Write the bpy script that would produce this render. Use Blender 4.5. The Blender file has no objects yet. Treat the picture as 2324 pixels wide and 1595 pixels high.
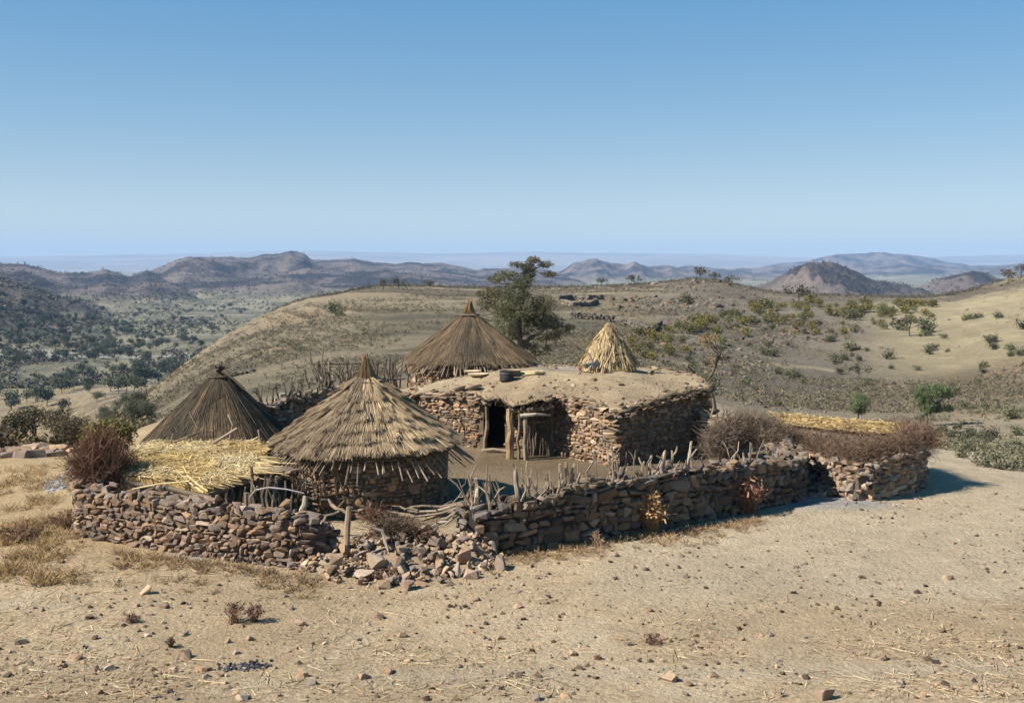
import bpy, bmesh, math, random
import numpy as np
from mathutils import Vector

R = math.radians
SC = bpy.context.scene
COL = SC.collection
rng = np.random.default_rng(11)
random.seed(11)

# ------------------------------------------------------------------ camera, sky, sun, exposure
F, HZ, CX, CH = 2492.0, 605.0, 1162.0, 6.1          # focal length, eye level and centre of the photograph (2324 wide), eye height
cam = bpy.data.cameras.new("camera")
cam.sensor_fit = 'HORIZONTAL'
cam.sensor_width = 36.0
cam.lens = 36.0 * F / 2324.0
cam.shift_y = -(797.5 - HZ) / 2324.0
cam.clip_start, cam.clip_end = 0.1, 60000.0
cam_o = bpy.data.objects.new("camera", cam)
cam_o.location = (0, 0, CH)
cam_o.rotation_euler = (R(90), 0, 0)
COL.objects.link(cam_o)
SC.camera = cam_o

SUN_EL = R(41)
SUN_AZ = math.atan2(-0.95, -0.31)                     # clockwise from +Y
SUN_DIR = Vector((math.sin(SUN_AZ) * math.cos(SUN_EL), math.cos(SUN_AZ) * math.cos(SUN_EL), math.sin(SUN_EL)))
world = bpy.data.worlds.new("World")
SC.world = world
world.use_nodes = True
wn = world.node_tree.nodes
sky = wn.new("ShaderNodeTexSky")
sky.sky_type = 'NISHITA'
sky.sun_disc = False
sky.sun_elevation = SUN_EL
sky.sun_rotation = SUN_AZ % (2 * math.pi)
sky.altitude = 1500
sky.air_density = 1.0
sky.dust_density = 0.3
sky.ozone_density = 1.0
bg = wn["Background"]
bg.inputs[1].default_value = 0.150
hs = wn.new("ShaderNodeHueSaturation")
hs.inputs["Saturation"].default_value = 1.28
hs.inputs["Hue"].default_value = 0.5
world.node_tree.links.new(sky.outputs[0], hs.inputs["Color"])
gm = wn.new("ShaderNodeGamma")
gm.inputs["Gamma"].default_value = 0.44
world.node_tree.links.new(hs.outputs[0], gm.inputs["Color"])
hs2 = wn.new("ShaderNodeHueSaturation")
hs2.inputs["Saturation"].default_value = 1.6
hs2.inputs["Hue"].default_value = 0.506
world.node_tree.links.new(gm.outputs[0], hs2.inputs["Color"])
world.node_tree.links.new(hs2.outputs[0], bg.inputs[0])

sl = bpy.data.lights.new("sun", 'SUN')
sl.energy = 5.0
sl.angle = R(0.5)
sl.color = (1.0, 0.94, 0.85)
so = bpy.data.objects.new("sun", sl)
so.rotation_euler = SUN_DIR.to_track_quat('Z', 'Y').to_euler()
so.location = (-40, -10, 60)
COL.objects.link(so)

SC.view_settings.view_transform = 'Standard'
SC.view_settings.look = 'None'
SC.view_settings.gamma = 1.0
SC.view_settings.exposure = 1.02
SC.view_settings.use_curve_mapping = False
SC.render.engine = 'CYCLES'
SC.cycles.use_denoising = True
SC.cycles.max_bounces = 5
SC.cycles.diffuse_bounces = 3
SC.cycles.volume_bounces = 2
SC.cycles.use_adaptive_sampling = True
SC.cycles.adaptive_threshold = 0.01


# ------------------------------------------------------------------ small helpers
def hash2(xi, yi, seed):
    h = (xi * 374761393 + yi * 668265263 + seed * 1274126177) & 0xFFFFFFFF
    h = ((h ^ (h >> 13)) * 1274126177) & 0xFFFFFFFF
    h = ((h ^ (h >> 16)) * 2246822519) & 0xFFFFFFFF
    return ((h ^ (h >> 15)) & 0xFFFFFF) / float(0xFFFFFF) * 2 - 1


def vnoise(x, y, seed=0):
    x = np.asarray(x, float); y = np.asarray(y, float)
    xf, yf = np.floor(x), np.floor(y)
    xi, yi = xf.astype(np.int64), yf.astype(np.int64)
    fx, fy = x - xf, y - yf
    fx = fx * fx * (3 - 2 * fx); fy = fy * fy * (3 - 2 * fy)
    a, b = hash2(xi, yi, seed), hash2(xi + 1, yi, seed)
    c, d = hash2(xi, yi + 1, seed), hash2(xi + 1, yi + 1, seed)
    return (a * (1 - fx) + b * fx) * (1 - fy) + (c * (1 - fx) + d * fx) * fy


def fbm(x, y, octv=4, seed=0, gain=0.5):
    s, a, t = 0.0, 1.0, 0.0
    for k in range(octv):
        s = s + a * vnoise(x, y, seed + 17 * k)
        t += a; a *= gain
        x = x * 2.03 + 13.7; y = y * 2.03 - 7.1
    return s / t


def ridged(x, y, octv=4, seed=0):
    s, a, t = 0.0, 1.0, 0.0
    for k in range(octv):
        s = s + a * (1 - 2 * np.abs(vnoise(x, y, seed + 31 * k)))
        t += a; a *= 0.5
        x = x * 2.1 + 5.3; y = y * 2.1 + 9.7
    return s / t


def sstep(a, b, x):
    t = np.clip((np.asarray(x, float) - a) / (b - a), 0, 1)
    return t * t * (3 - 2 * t)


class MB:
    """collects vertices, faces and colours; build() links them as ONE mesh object"""
    def __init__(self):
        self.V, self.C, self.F, self.n = [], [], [], 0

    def add(self, v, f, c):
        v = np.asarray(v, float).reshape(-1, 3)
        c = np.asarray(c, float)
        if c.ndim == 1:
            c = np.tile(c, (len(v), 1))
        self.V.append(v); self.C.append(c[:, :3])
        for ff in (f if isinstance(f, list) else [f]):
            self.F.append(np.asarray(ff, np.int64) + self.n)
        self.n += len(v)

    def mesh(self, name, mat, smooth=False):
        V = np.concatenate(self.V); C = np.clip(np.concatenate(self.C), 0.0, 0.9)
        me = bpy.data.meshes.new(name)
        me.vertices.add(len(V))
        me.vertices.foreach_set("co", V.astype(np.float32).ravel())
        loops = np.concatenate([f.ravel() for f in self.F])
        counts = np.concatenate([np.full(len(f), f.shape[1]) for f in self.F])
        starts = np.concatenate([[0], np.cumsum(counts)[:-1]])
        me.loops.add(len(loops))
        me.loops.foreach_set("vertex_index", loops.astype(np.int32))
        me.polygons.add(len(counts))
        me.polygons.foreach_set("loop_start", starts.astype(np.int32))
        at = me.attributes.new("Col", 'FLOAT_COLOR', 'POINT')
        at.data.foreach_set("color", np.concatenate([C, np.ones((len(C), 1))], 1).astype(np.float32).ravel())
        me.polygons.foreach_set("use_smooth", np.full(len(counts), bool(smooth)))
        me.update(calc_edges=True)
        me.validate()
        me.materials.append(mat)
        return me

    def build(self, name, mat, parent=None, smooth=False, origin=None):
        me = self.mesh(name, mat, smooth)
        o = bpy.data.objects.new(name, me)
        COL.objects.link(o)
        if parent is not None:
            o.parent = parent
            o.location = (-Vector(parent.location) if parent.parent is None else (0, 0, 0)) if origin is None else origin
        return o


def tag(o, label=None, cat=None, group=None, kind=None):
    if label: o["label"] = label
    if cat: o["category"] = cat
    if group: o["group"] = group
    if kind: o["kind"] = kind
    return o


def thing(name, label, cat, loc, group=None):
    o = bpy.data.objects.new(name, None)
    o.empty_display_size = 0.2
    o.location = loc
    COL.objects.link(o)
    return tag(o, label, cat, group)


def copy_tree(o, loc=None, rz=None, sc=None, label=None):
    c = o.copy(); COL.objects.link(c)
    if loc is not None: c.location = loc
    if rz is not None: c.rotation_euler = (0, 0, rz) if not isinstance(rz, tuple) else rz
    if sc is not None: c.scale = sc if isinstance(sc, tuple) else (sc, sc, sc)
    if label: c["label"] = label
    for ch in o.children:
        d = ch.copy(); COL.objects.link(d); d.parent = c
    return c


def px(x, d):
    return (x - CX) / F * d


def pz(y, d):
    return CH - (y - HZ) / F * d


def tube(mb, pts, rad, col, sides=5, jit=0.0):
    pts = np.asarray(pts, float); n = len(pts)
    rad = np.full(n, rad) if np.isscalar(rad) else np.asarray(rad, float)
    t = np.gradient(pts, axis=0)
    t /= np.linalg.norm(t, axis=1)[:, None] + 1e-9
    ref = np.array([0.31, 0.83, 0.2]) if abs(t[:, 2]).mean() > 0.6 else np.array([0.05, 0.1, 1.0])
    a = np.cross(t, ref); a /= np.linalg.norm(a, axis=1)[:, None] + 1e-9
    b = np.cross(t, a)
    ang = np.arange(sides) / sides * 2 * np.pi
    ring = (np.cos(ang)[None, :, None] * a[:, None, :] + np.sin(ang)[None, :, None] * b[:, None, :])
    rr = rad[:, None, None]
    if jit: rr = rr * (1 + jit * rng.uniform(-1, 1, (n, sides, 1)))
    v = (pts[:, None, :] + ring * rr).reshape(-1, 3)
    i = np.arange(n - 1)[:, None] * sides; j = np.arange(sides)[None, :]; k = (j + 1) % sides
    q = np.stack([i + j, i + k, i + sides + k, i + sides + j], -1).reshape(-1, 4)
    caps = np.array([list(range(sides))[::-1], [(n - 1) * sides + s for s in range(sides)]])
    c = np.asarray(col, float)
    if c.ndim == 1:
        c = c[None, :] * (1 + 0.18 * rng.uniform(-1, 1, (len(v), 1)))
    mb.add(v, [q, caps], c)


def wander(p0, p1, n=4, amp=0.06):
    p0, p1 = np.asarray(p0, float), np.asarray(p1, float)
    L = np.linalg.norm(p1 - p0)
    t = np.linspace(0, 1, n)[:, None]
    p = p0 + (p1 - p0) * t
    off = rng.normal(0, 1, (n, 3)) * amp * L
    off[0] = 0
    return p + off * np.minimum(1, t * 2)


def ribbons(mb, p0, p1, w, col, side=None):
    p0 = np.asarray(p0, float); p1 = np.asarray(p1, float); n = len(p0)
    d = p1 - p0
    if side is None:
        side = rng.normal(0, 1, (n, 3))
    s = np.cross(d, side)
    s /= np.linalg.norm(s, axis=1)[:, None] + 1e-9
    s = s * (np.asarray(w) * 0.5).reshape(-1, 1)
    v = np.stack([p0 - s, p0 + s, p1 + s * 0.7, p1 - s * 0.7], 1).reshape(-1, 3)
    f = np.arange(n * 4).reshape(-1, 4)
    c = np.repeat(np.asarray(col, float), 4, axis=0) if np.ndim(col) == 2 else col
    mb.add(v, f, c)


def box(mb, lo, hi, col):
    x0, y0, z0 = lo; x1, y1, z1 = hi
    v = [(x0, y0, z0), (x1, y0, z0), (x1, y1, z0), (x0, y1, z0), (x0, y0, z1), (x1, y0, z1), (x1, y1, z1), (x0, y1, z1)]
    f = [(0, 3, 2, 1), (4, 5, 6, 7), (0, 1, 5, 4), (1, 2, 6, 5), (2, 3, 7, 6), (3, 0, 4, 7)]
    mb.add(v, np.array(f), col)


# ------------------------------------------------------------------ materials
def material(name, rough=0.95, noise=((3.0, 0.25),), bump=None, rand=0.0, transl=0.0, stretch=None):
    m = bpy.data.materials.new(name)
    m.use_nodes = True
    nt = m.node_tree; N = nt.nodes; L = nt.links
    bs = N["Principled BSDF"]
    bs.inputs["Roughness"].default_value = rough
    bs.inputs["Specular IOR Level"].default_value = 0.12
    at = N.new("ShaderNodeAttribute"); at.attribute_name = "Col"
    col = at.outputs["Color"]
    tc = N.new("ShaderNodeTexCoord")
    vec = tc.outputs["Object"]
    if stretch:
        mp = N.new("ShaderNodeMapping"); mp.inputs["Scale"].default_value = stretch
        L.new(vec, mp.inputs["Vector"]); vec = mp.outputs["Vector"]
    for sc, amt in noise:
        nz = N.new("ShaderNodeTexNoise")
        nz.inputs["Scale"].default_value = sc
        nz.inputs["Detail"].default_value = 6.0
        nz.inputs["Roughness"].default_value = 0.65
        L.new(vec, nz.inputs["Vector"])
        mr = N.new("ShaderNodeMapRange")
        mr.inputs["From Min"].default_value = 0.28; mr.inputs["From Max"].default_value = 0.72
        mr.inputs["To Min"].default_value = 1 - amt; mr.inputs["To Max"].default_value = 1 + amt
        L.new(nz.outputs["Fac"], mr.inputs["Value"])
        mu = N.new("ShaderNodeVectorMath"); mu.operation = 'SCALE'
        L.new(col, mu.inputs[0]); L.new(mr.outputs[0], mu.inputs["Scale"])
        col = mu.outputs[0]
    if rand:
        oi = N.new("ShaderNodeObjectInfo")
        mr = N.new("ShaderNodeMapRange")
        mr.inputs["To Min"].default_value = 1 - rand; mr.inputs["To Max"].default_value = 1 + rand
        L.new(oi.outputs["Random"], mr.inputs["Value"])
        mu = N.new("ShaderNodeVectorMath"); mu.operation = 'SCALE'
        L.new(col, mu.inputs[0]); L.new(mr.outputs[0], mu.inputs["Scale"])
        col = mu.outputs[0]
    L.new(col, bs.inputs["Base Color"])
    if bump:
        nb = N.new("ShaderNodeTexNoise")
        nb.inputs["Scale"].default_value = bump[0]; nb.inputs["Detail"].default_value = 8.0
        nb.inputs["Roughness"].default_value = 0.7
        L.new(vec, nb.inputs["Vector"])
        bp = N.new("ShaderNodeBump")
        bp.inputs["Strength"].default_value = bump[1]; bp.inputs["Distance"].default_value = bump[2]
        L.new(nb.outputs["Fac"], bp.inputs["Height"])
        L.new(bp.outputs[0], bs.inputs["Normal"])
    if transl:
        tr = N.new("ShaderNodeBsdfTranslucent")
        L.new(col, tr.inputs["Color"])
        mx = N.new("ShaderNodeMixShader"); mx.inputs[0].default_value = transl
        L.new(bs.outputs[0], mx.inputs[1]); L.new(tr.outputs[0], mx.inputs[2])
        L.new(mx.outputs[0], N["Material Output"].inputs["Surface"])
    return m


M_GROUND = material("dry_soil", noise=((0.35, 0.13), (2.2, 0.17), (11.0, 0.2), (40.0, 0.2)), bump=(9.0, 1.0, 0.14))
def far_bump(m, lo, hi, scale, dist):
    """coarse rock and gully relief that only starts beyond the knoll"""
    nt = m.node_tree; N, L = nt.nodes, nt.links
    tc = N.new("ShaderNodeTexCoord"); sx = N.new("ShaderNodeSeparateXYZ"); L.new(tc.outputs["Object"], sx.inputs[0])
    mr = N.new("ShaderNodeMapRange"); mr.inputs["From Min"].default_value = lo; mr.inputs["From Max"].default_value = hi
    L.new(sx.outputs["Y"], mr.inputs["Value"])
    nz = N.new("ShaderNodeTexNoise"); nz.inputs["Scale"].default_value = scale; nz.inputs["Detail"].default_value = 8; nz.inputs["Roughness"].default_value = .75
    L.new(tc.outputs["Object"], nz.inputs["Vector"])
    bp = N.new("ShaderNodeBump"); bp.inputs["Distance"].default_value = dist
    L.new(mr.outputs[0], bp.inputs["Strength"]); L.new(nz.outputs["Fac"], bp.inputs["Height"])
    bs = N["Principled BSDF"]
    old = bs.inputs["Normal"].links[0].from_socket
    L.new(old, bp.inputs["Normal"]); L.new(bp.outputs[0], bs.inputs["Normal"])


far_bump(M_GROUND, 48, 100, .55, 1.1)
M_HILL = material("hill_soil", noise=((0.02, 0.25), (0.12, 0.35)), bump=(0.05, 1.0, 14.0))
M_STONE = material("field_stone", noise=((6.0, 0.22), (30.0, 0.2)), bump=(22.0, 0.5, 0.03))
M_LOOSE = material("loose_stone", noise=((6.0, 0.22), (30.0, 0.15)), bump=(22.0, 0.5, 0.03), rand=0.25)
M_THATCH = material("thatch", noise=((2.0, 0.22), (25.0, 0.15)), transl=0.05)
M_WOOD = material("weathered_wood", noise=((4.0, 0.22), (26.0, 0.2)), bump=(30.0, 0.5, 0.015))
M_STRAW = material("straw", noise=((2.5, 0.18), (18.0, 0.12)), transl=0.08)
M_EARTH = material("mud_roof", noise=((0.7, 0.15), (4.0, 0.18), (22.0, 0.22)), bump=(10.0, 1.0, 0.07))
M_LEAF = material("foliage", noise=((1.0, 0.25),), transl=0.18)
M_FAR = material("distant_foliage", noise=((0.15, 0.2),), transl=0.1, rand=0.22)
M_BARK = material("bark", noise=((5.0, 0.25),), bump=(20.0, 0.5, 0.02))
M_TWIG = material("dry_twigs", noise=((3.0, 0.25),), transl=0.1)
M_CLAY = material("sooty_clay", rough=0.6, noise=((8.0, 0.25),), bump=(30.0, 0.3, 0.01))
M_BASKET = material("basketry", noise=((10.0, 0.2),), bump=(60.0, 0.5, 0.01))

# ------------------------------------------------------------------ terrain: near ground table (photo column, distance, height)
ROWD = [1, 4, 8, 12, 16, 22, 30, 36, 46, 60, 85, 120]
NEAR0 = [4.4, 3.2, 1.7, 0.5, 0.02]
COLS = [  # column, z at 22 30 36 46 60 85 120, crest distance, crest row or height
    (-1500, [-.5, -1.5, -3, -6, -11, -19, -29], 200, -38, 0),
    (-600, [-.3, -.9, -1.6, -4, -9, -17, -28], 200, -38, 0),
    (-150, [-.1, -.5, -.8, -2, -6.5, -15, -26], 200, -37, 0),
    (0, [0, -.25, -.5, -1.1, -5, -14, -25], 200, -36, 0),
    (150, [0, 0, -.4, -1.6, -5, -12, -21], 180, -31, 0),
    (215, [0, 0, -.1, -1.3, -4, -9.5, -15], 150, -20, 0),
    (270, [0, 0, 0, -.9, -3.2, -7.2, -10.6], 125, 945, 1),
    (340, [0, 0, 0, -.5, -2.3, -6, -9.3], 142, 888, 1),
    (420, [0, 0, 0, -.3, -1.9, -5, -7.0], 160, 818, 1),
    (540, [0, 0, 0, 0, -1.4, -4, -4.7], 190, 737, 1),
    (680, [0, 0, 0, .1, -1, -3.4, -3.6], 230, 672, 1),
    (850, [0, 0, 0, .2, -.4, -2.5, -3.0], 270, 642, 1),
    (1000, [0, 0, 0, .4, 0, -2, -3.0], 290, 648, 1),
    (1250, [0, 0, 0, .35, 0, -2, -3.0], 300, 650, 1),
    (1480, [0, 0, 0, .1, -.5, -3, -4.0], 320, 641, 1),
    (1600, [0, 0, 0, 0, -1, -4, -5.0], 330, 624, 1),
    (1740, [0, 0, 0, -.4, -2, -5, -6.0], 300, 660, 1),
    (1900, [0, 0, 0, -.8, -3, -5.5, -6.5], 280, 668, 1),
    (2100, [0, 0, -.2, -1.5, -3.2, -5.5, -6.0], 270, 672, 1),
    (2180, [0, 0, -.3, -1.6, -3.2, -5.2, -5.5], 280, 664, 1),
    (2240, [0, 0, -.4, -1.7, -3.3, -5, -5.0], 290, 642, 1),
    (2324, [0, 0, -.6, -1.9, -3.3, -4.5, -4.0], 310, 617, 1),
    (2600, [0, -.2, -.9, -2.2, -3.4, -4, -2.5], 320, 585, 1),
    (3900, [0, -.4, -1.2, -2.6, -3.4, -3, 0.0], 330, 540, 1),
]
LD = np.linspace(0, math.log(470.0), 420)             # log distance axis
TD = np.exp(LD)
UC = np.array([(c[0] - CX) / F for c in COLS])
TU = np.linspace(UC[0], UC[-1], 620)
tab = np.zeros((len(COLS), len(TD)))
for i, (c, zs, cd, cz, isrow) in enumerate(COLS):
    zc = pz(cz, cd) if isrow else cz
    zb = min(zc - 14, -26) if isrow else zc - 6
    ds = ROWD + [cd, cd * 1.12, cd * 1.4, 470]
    zz = NEAR0 + zs + [zc, zc - (1.5 if isrow else 1.0), (zc + zb) / 2, min(zb, -40)]
    tab[i] = np.interp(LD, np.log(ds), zz)
table = np.zeros((len(TU), len(TD)))
for j in range(len(TD)):
    table[:, j] = np.interp(TU, UC, tab[:, j])


def smooth(a, k, axis):
    ker = np.exp(-0.5 * (np.arange(-3 * k, 3 * k + 1) / k) ** 2); ker /= ker.sum()
    pad = [(0, 0), (0, 0)]; pad[axis] = (3 * k, 3 * k)
    ap = np.pad(a, pad, mode='edge')
    return np.apply_along_axis(lambda v: np.convolve(v, ker, 'valid'), axis, ap)


table = smooth(smooth(table, 4, 1), 5, 0)

RANGES = [  # crest distance, front width, back width, [(column, row) along the crest]
    (1050, 420, 500, [(-900, 560), (-300, 596), (-100, 618), (0, 634), (60, 648), (120, 672), (190, 690), (250, 728), (310, 790)]),
    (2200, 900, 600, [(-900, 570), (-200, 582), (0, 595), (60, 600), (130, 618), (200, 617), (240, 612), (290, 628), (335, 616), (380, 626), (440, 650), (520, 690), (600, 730)]),
    (3300, 1700, 900, [(200, 690), (300, 628), (360, 608), (400, 590), (430, 583), (500, 581), (560, 583), (600, 575), (660, 570), (690, 576), (705, 588), (740, 590), (800, 588), (840, 595), (900, 601), (930, 596), (960, 600), (1000, 597), (1040, 605), (1080, 613), (1140, 610), (1200, 604), (1240, 614), (1300, 632), (1380, 655), (1450, 700)]),
    (2450, 850, 500, [(420, 720), (500, 690), (580, 652), (640, 622), (700, 606), (760, 614), (800, 626), (850, 630), (900, 640), (960, 638), (1050, 650), (1150, 690)]),
    (1900, 330, 400, [(400, 740), (460, 700), (510, 672), (550, 656), (600, 662), (660, 684), (720, 700), (800, 740)]),
    (4300, 800, 900, [(1180, 690), (1260, 624), (1300, 600), (1350, 586), (1395, 597), (1420, 601), (1440, 591), (1470, 605), (1520, 604), (1560, 612), (1640, 622), (1740, 622), (1850, 640), (2000, 640), (2400, 640), (2900, 640)]),
    (1500, 230, 300, [(1560, 720), (1640, 680), (1700, 655), (1750, 640), (1800, 612), (1830, 598), (1860, 594), (1890, 598), (1930, 614), (1980, 631), (2050, 646), (2100, 660), (2160, 690), (2240, 730)]),
    (1850, 330, 350, [(1990, 720), (2060, 668), (2120, 637), (2160, 622), (2210, 613), (2250, 624), (2300, 648), (2360, 660), (2500, 650), (2900, 640)]),
    (2800, 700, 500, [(680, 720), (760, 662), (820, 636), (862, 621), (915, 617), (980, 629), (1040, 621), (1100, 634), (1180, 640), (1250, 627), (1300, 632), (1340, 648), (1420, 700)]),
    (1750, 420, 350, [(-400, 650), (-100, 640), (0, 655), (70, 643), (150, 661), (215, 668), (290, 655), (350, 672), (420, 690), (520, 730)]),
    (2650, 600, 500, [(140, 700), (215, 648), (290, 630), (350, 641), (415, 626), (470, 637), (540, 650), (640, 700)]),
    (5600, 900, 900, [(1050, 650), (1200, 622), (1300, 611), (1420, 607), (1500, 611), (1570, 603), (1650, 611), (1740, 604), (1900, 608), (2050, 600), (2200, 607), (2400, 600), (2900, 600)]),
    (7200, 1500, 1500, [(1450, 650), (1600, 626), (1750, 601), (1850, 590), (1900, 578), (2000, 574), (2060, 576), (2130, 590), (2200, 602), (2324, 598), (2500, 590), (2900, 585), (3900, 580)]),
]


def zfar(u, d):
    x = u * d
    zb = -47 + 4 * fbm(x / 320, d / 320, 4, 5) + np.clip(d - 2500, 0, 4000) * 0.002
    z = zb + 0.0
    p = u * F + CX
    for k, (D, wf, wb, pts) in enumerate(RANGES):
        a = np.array(pts, float)
        row = np.interp(p, a[:, 0], a[:, 1], left=a[0, 1] + 0, right=a[-1, 1]) + 2.6 * fbm(p / 30, p * 0 + k, 4, 130)
        zc = pz(row, D)
        zc = np.maximum(zc, zb - 5)
        warp = 0.30 * fbm(x / (wf * 0.55), d / (wf * 0.55), 4, 40 + k)
        t = (d - D)
        s = np.where(t < 0, 1 + t / (wf * (1 + 0.8 * warp)), 1 - t / (wb * 1.0))
        s = np.clip(s, 0, 1)
        rg = ridged(x / (wf * 0.25) + 0.4 * fbm(x / wf, d / wf, 3, 60 + k), d / (wf * 0.45) + .4 * fbm(x / (wf * .5), d / (wf * .5), 2, 62 + k), 4, 70 + k)
        h = s * (0.45 + 0.55 * s) + ((rg - 0.05) * 1.7 + .6 * ridged(x / (wf * .16), d / (wf * .24), 3, 75 + k)) * s * (1 - s) * (1 + 0.4 * (1 - s)) + .10 * (ridged(x / (wf * .22), d / (wf * .3), 3, 85 + k) - .25) * s
        z = np.maximum(z, zb + (zc - zb) * h + (zc - zb) * 0.03 * fbm(x / (wf * .09), d / (wf * .09), 3, 90 + k) * (s > 0))
    return z


def gz(x, y):
    x = np.asarray(x, float); y = np.asarray(y, float)
    d = np.maximum(y, 1.0)
    u = np.clip(x / d, TU[0], TU[-1])
    fi = (u - TU[0]) / (TU[1] - TU[0]); fj = np.clip(np.log(d), 0, LD[-1]) / (LD[1] - LD[0])
    i = np.clip(fi.astype(int), 0, len(TU) - 2); j = np.clip(fj.astype(int), 0, len(TD) - 2)
    a = fi - i; b = fj - j
    z = (table[i, j] * (1 - a) + table[i + 1, j] * a) * (1 - b) + (table[i, j + 1] * (1 - a) + table[i + 1, j + 1] * a) * b
    z = z + 0.035 * fbm(x / 1.7, y / 1.7, 3, 1)
    far = sstep(48, 110, d)
    z = z + far * (0.55 * fbm(x / 26, y / 26, 5, 2) + 0.35 * ridged(x / 55, y / 40, 3, 3))
    tz = z * 1.1 + 0.6 * fbm(x / 40, y / 40, 3, 8)       # cultivation terraces on the ridge behind
    z = z + sstep(110, 170, d) * 0.3 * (sstep(.55, .95, tz - np.floor(tz)) - (tz - np.floor(tz)))
    w = sstep(400, 465, d)
    return z * (1 - w) + zfar(u, d) * w if np.any(w > 0) else z


def hit(col, row, dmin=8.0, dmax=5000.0):
    """where the line of sight through a photo column and row meets the ground"""
    d = np.exp(np.linspace(math.log(dmin), math.log(dmax), 900))
    u = (col - CX) / F
    g = gz(u * d, d) - (CH - (row - HZ) / F * d)
    k = np.argmax(g > 0)
    if g[k] <= 0: return None
    if k > 0:
        t = -g[k - 1] / (g[k] - g[k - 1] + 1e-9)
        dd = d[k - 1] + (d[k] - d[k - 1]) * t
    else:
        dd = d[k]
    return np.array([u * dd, dd, float(gz(u * dd, dd))])


def gz1(x, y):
    return float(gz(np.array([x]), np.array([y]))[0])


_ph = [(c_, hit(c_, r_, 60, 400)) for c_, r_ in ((1430, 818), (1500, 822), (1600, 826), (1750, 828), (1850, 836), (1960, 850))]
PATH = ([q[0] for q in _ph], [q[1][1] for q in _ph])


def lerpc(a, b, t):
    t = np.asarray(t)[..., None]
    return np.asarray(a) * (1 - t) + np.asarray(b) * t


def ground_colour(x, y, z=None):
    d = y; u = x / d; p = u * F + CX
    n1 = fbm(x / 5, y / 5, 4, 21); n2 = fbm(x / 1.3, y / 1.3, 3, 22); nb = fbm(x / 30, y / 30, 5, 23); nc = fbm(x / 9, y / 9, 4, 24)
    soil = lerpc((.43, .325, .205), (.36, .265, .16), sstep(-.3, .5, n1))
    soil = lerpc(soil, (.46, .37, .25), sstep(.2, .6, n2) * .5)
    soil = lerpc(soil, (.40, .328, .228), sstep(1250, 1500, p) * sstep(19, 21, d) * .7)
    # trampled courtyard
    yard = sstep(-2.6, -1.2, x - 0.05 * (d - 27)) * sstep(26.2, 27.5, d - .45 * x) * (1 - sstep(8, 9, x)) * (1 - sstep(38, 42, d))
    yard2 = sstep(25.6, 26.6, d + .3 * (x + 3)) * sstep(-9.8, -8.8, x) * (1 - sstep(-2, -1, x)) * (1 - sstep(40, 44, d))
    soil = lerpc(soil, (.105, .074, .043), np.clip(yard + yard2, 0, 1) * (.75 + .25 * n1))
    # golden dry grass on the knoll to the left
    lg = (1 - sstep(-8.5, -6.5, x + .35 * (d - 25))) * sstep(20.5, 23, d + .1 * x)
    soil = lerpc(soil, lerpc((.40, .285, .15), (.34, .24, .13), sstep(-.3, .4, n2)), lg * .7)
    # ash and grey gravel in the passage at the right and along the wall foot
    ash = sstep(27.0, 28.3, d) * (1 - sstep(33, 35, d)) * sstep(6.4, 7.4, x) * (1 - sstep(9.2, 10.2, x))
    soil = lerpc(soil, (.25, .25, .26), ash * .75)
    ash2 = np.exp(-((d - (22.9 - .42 * (x + 6.3))) / .28) ** 2) * sstep(-7.6, -6.6, x) * (1 - sstep(-4.6, -4.1, x)) * sstep(.0, .4, n2)
    soil = lerpc(soil, (.36, .375, .40), ash2 * .8)
    path = np.exp(-((d - 16.5 - .03 * x - .25 * vnoise(x / 4, x * 0, 26)) / .32) ** 2) * sstep(-4, -1, x)
    soil = lerpc(soil, (.385, .315, .22), path * .7)
    # hillside behind
    pale = lerpc((.285, .228, .148), (.205, .172, .112), sstep(-.3, .4, nb + .4 * fbm(x / 2.5, y / 2.5, 3, 27)))
    dark = np.array((.105, .094, .066))
    rust = np.array((.28, .19, .105))
    hill = lerpc(pale, dark, sstep(.0, .45, nc + .6 * nb) * .75)
    hill = lerpc(hill, rust, sstep(.1, .5, fbm(x / 16, y / 16, 4, 25)) * .5)
    tz = gz(x, y) * 1.1 + .8 * fbm(x / 40, y / 40, 3, 8); tz = tz - np.floor(tz)
    hill = lerpc(hill, (.34, .275, .175), sstep(.72, .95, tz) * sstep(130, 190, d) * (1 - sstep(1480, 1700, p)) * .6)
    # rocky slope on the right, bleached field beyond it, scrubby gully
    rocky = sstep(1380, 1560, p) * (1 - sstep(1950, 2150, p)) * sstep(70, 100, d)
    hill = lerpc(hill, lerpc((.165, .14, .108), (.25, .21, .16), sstep(-.2, .4, nc)), rocky * .7)
    field = sstep(1880, 2120, p + .35 * (d - 150)) * sstep(110, 135, d + 8 * nb) * (1 - sstep(225, 255, d + 30 * nb))
    hill = lerpc(hill, lerpc((.40, .335, .20), (.34, .275, .165), sstep(-.3, .4, fbm(x / 4, y / 7, 4, 28))), field * .85)
    pasture = sstep(1740, 1860, p) * (1 - sstep(2120, 2230, p)) * sstep(60, 68, d) * (1 - sstep(93, 104, d))
    hill = lerpc(hill, (.25, .205, .14), pasture * .8)
    pd = np.interp(p, PATH[0], PATH[1]) + 1.2 * fbm(x / 5, y * 0, 2, 29)
    hill = lerpc(hill, (.36, .29, .19), np.exp(-((d - pd) / 1.1) ** 2) * sstep(1430, 1480, p) * (1 - sstep(1880, 1960, p)) * .85)
    top = sstep(.62, .95, d / np.interp(p, [c[0] for c in COLS], [c[2] for c in COLS]))
    hill = lerpc(hill, (.13, .105, .08), top * sstep(-.1, .35, nb + nc) * .7)
    w = sstep(42, 62, d)
    lw = sstep(300, 140, p) if False else (1 - sstep(150, 300, p))
    hill = lerpc(hill, (.23, .175, .10), lw * .6)
    return lerpc(soil, hill, w)


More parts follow.
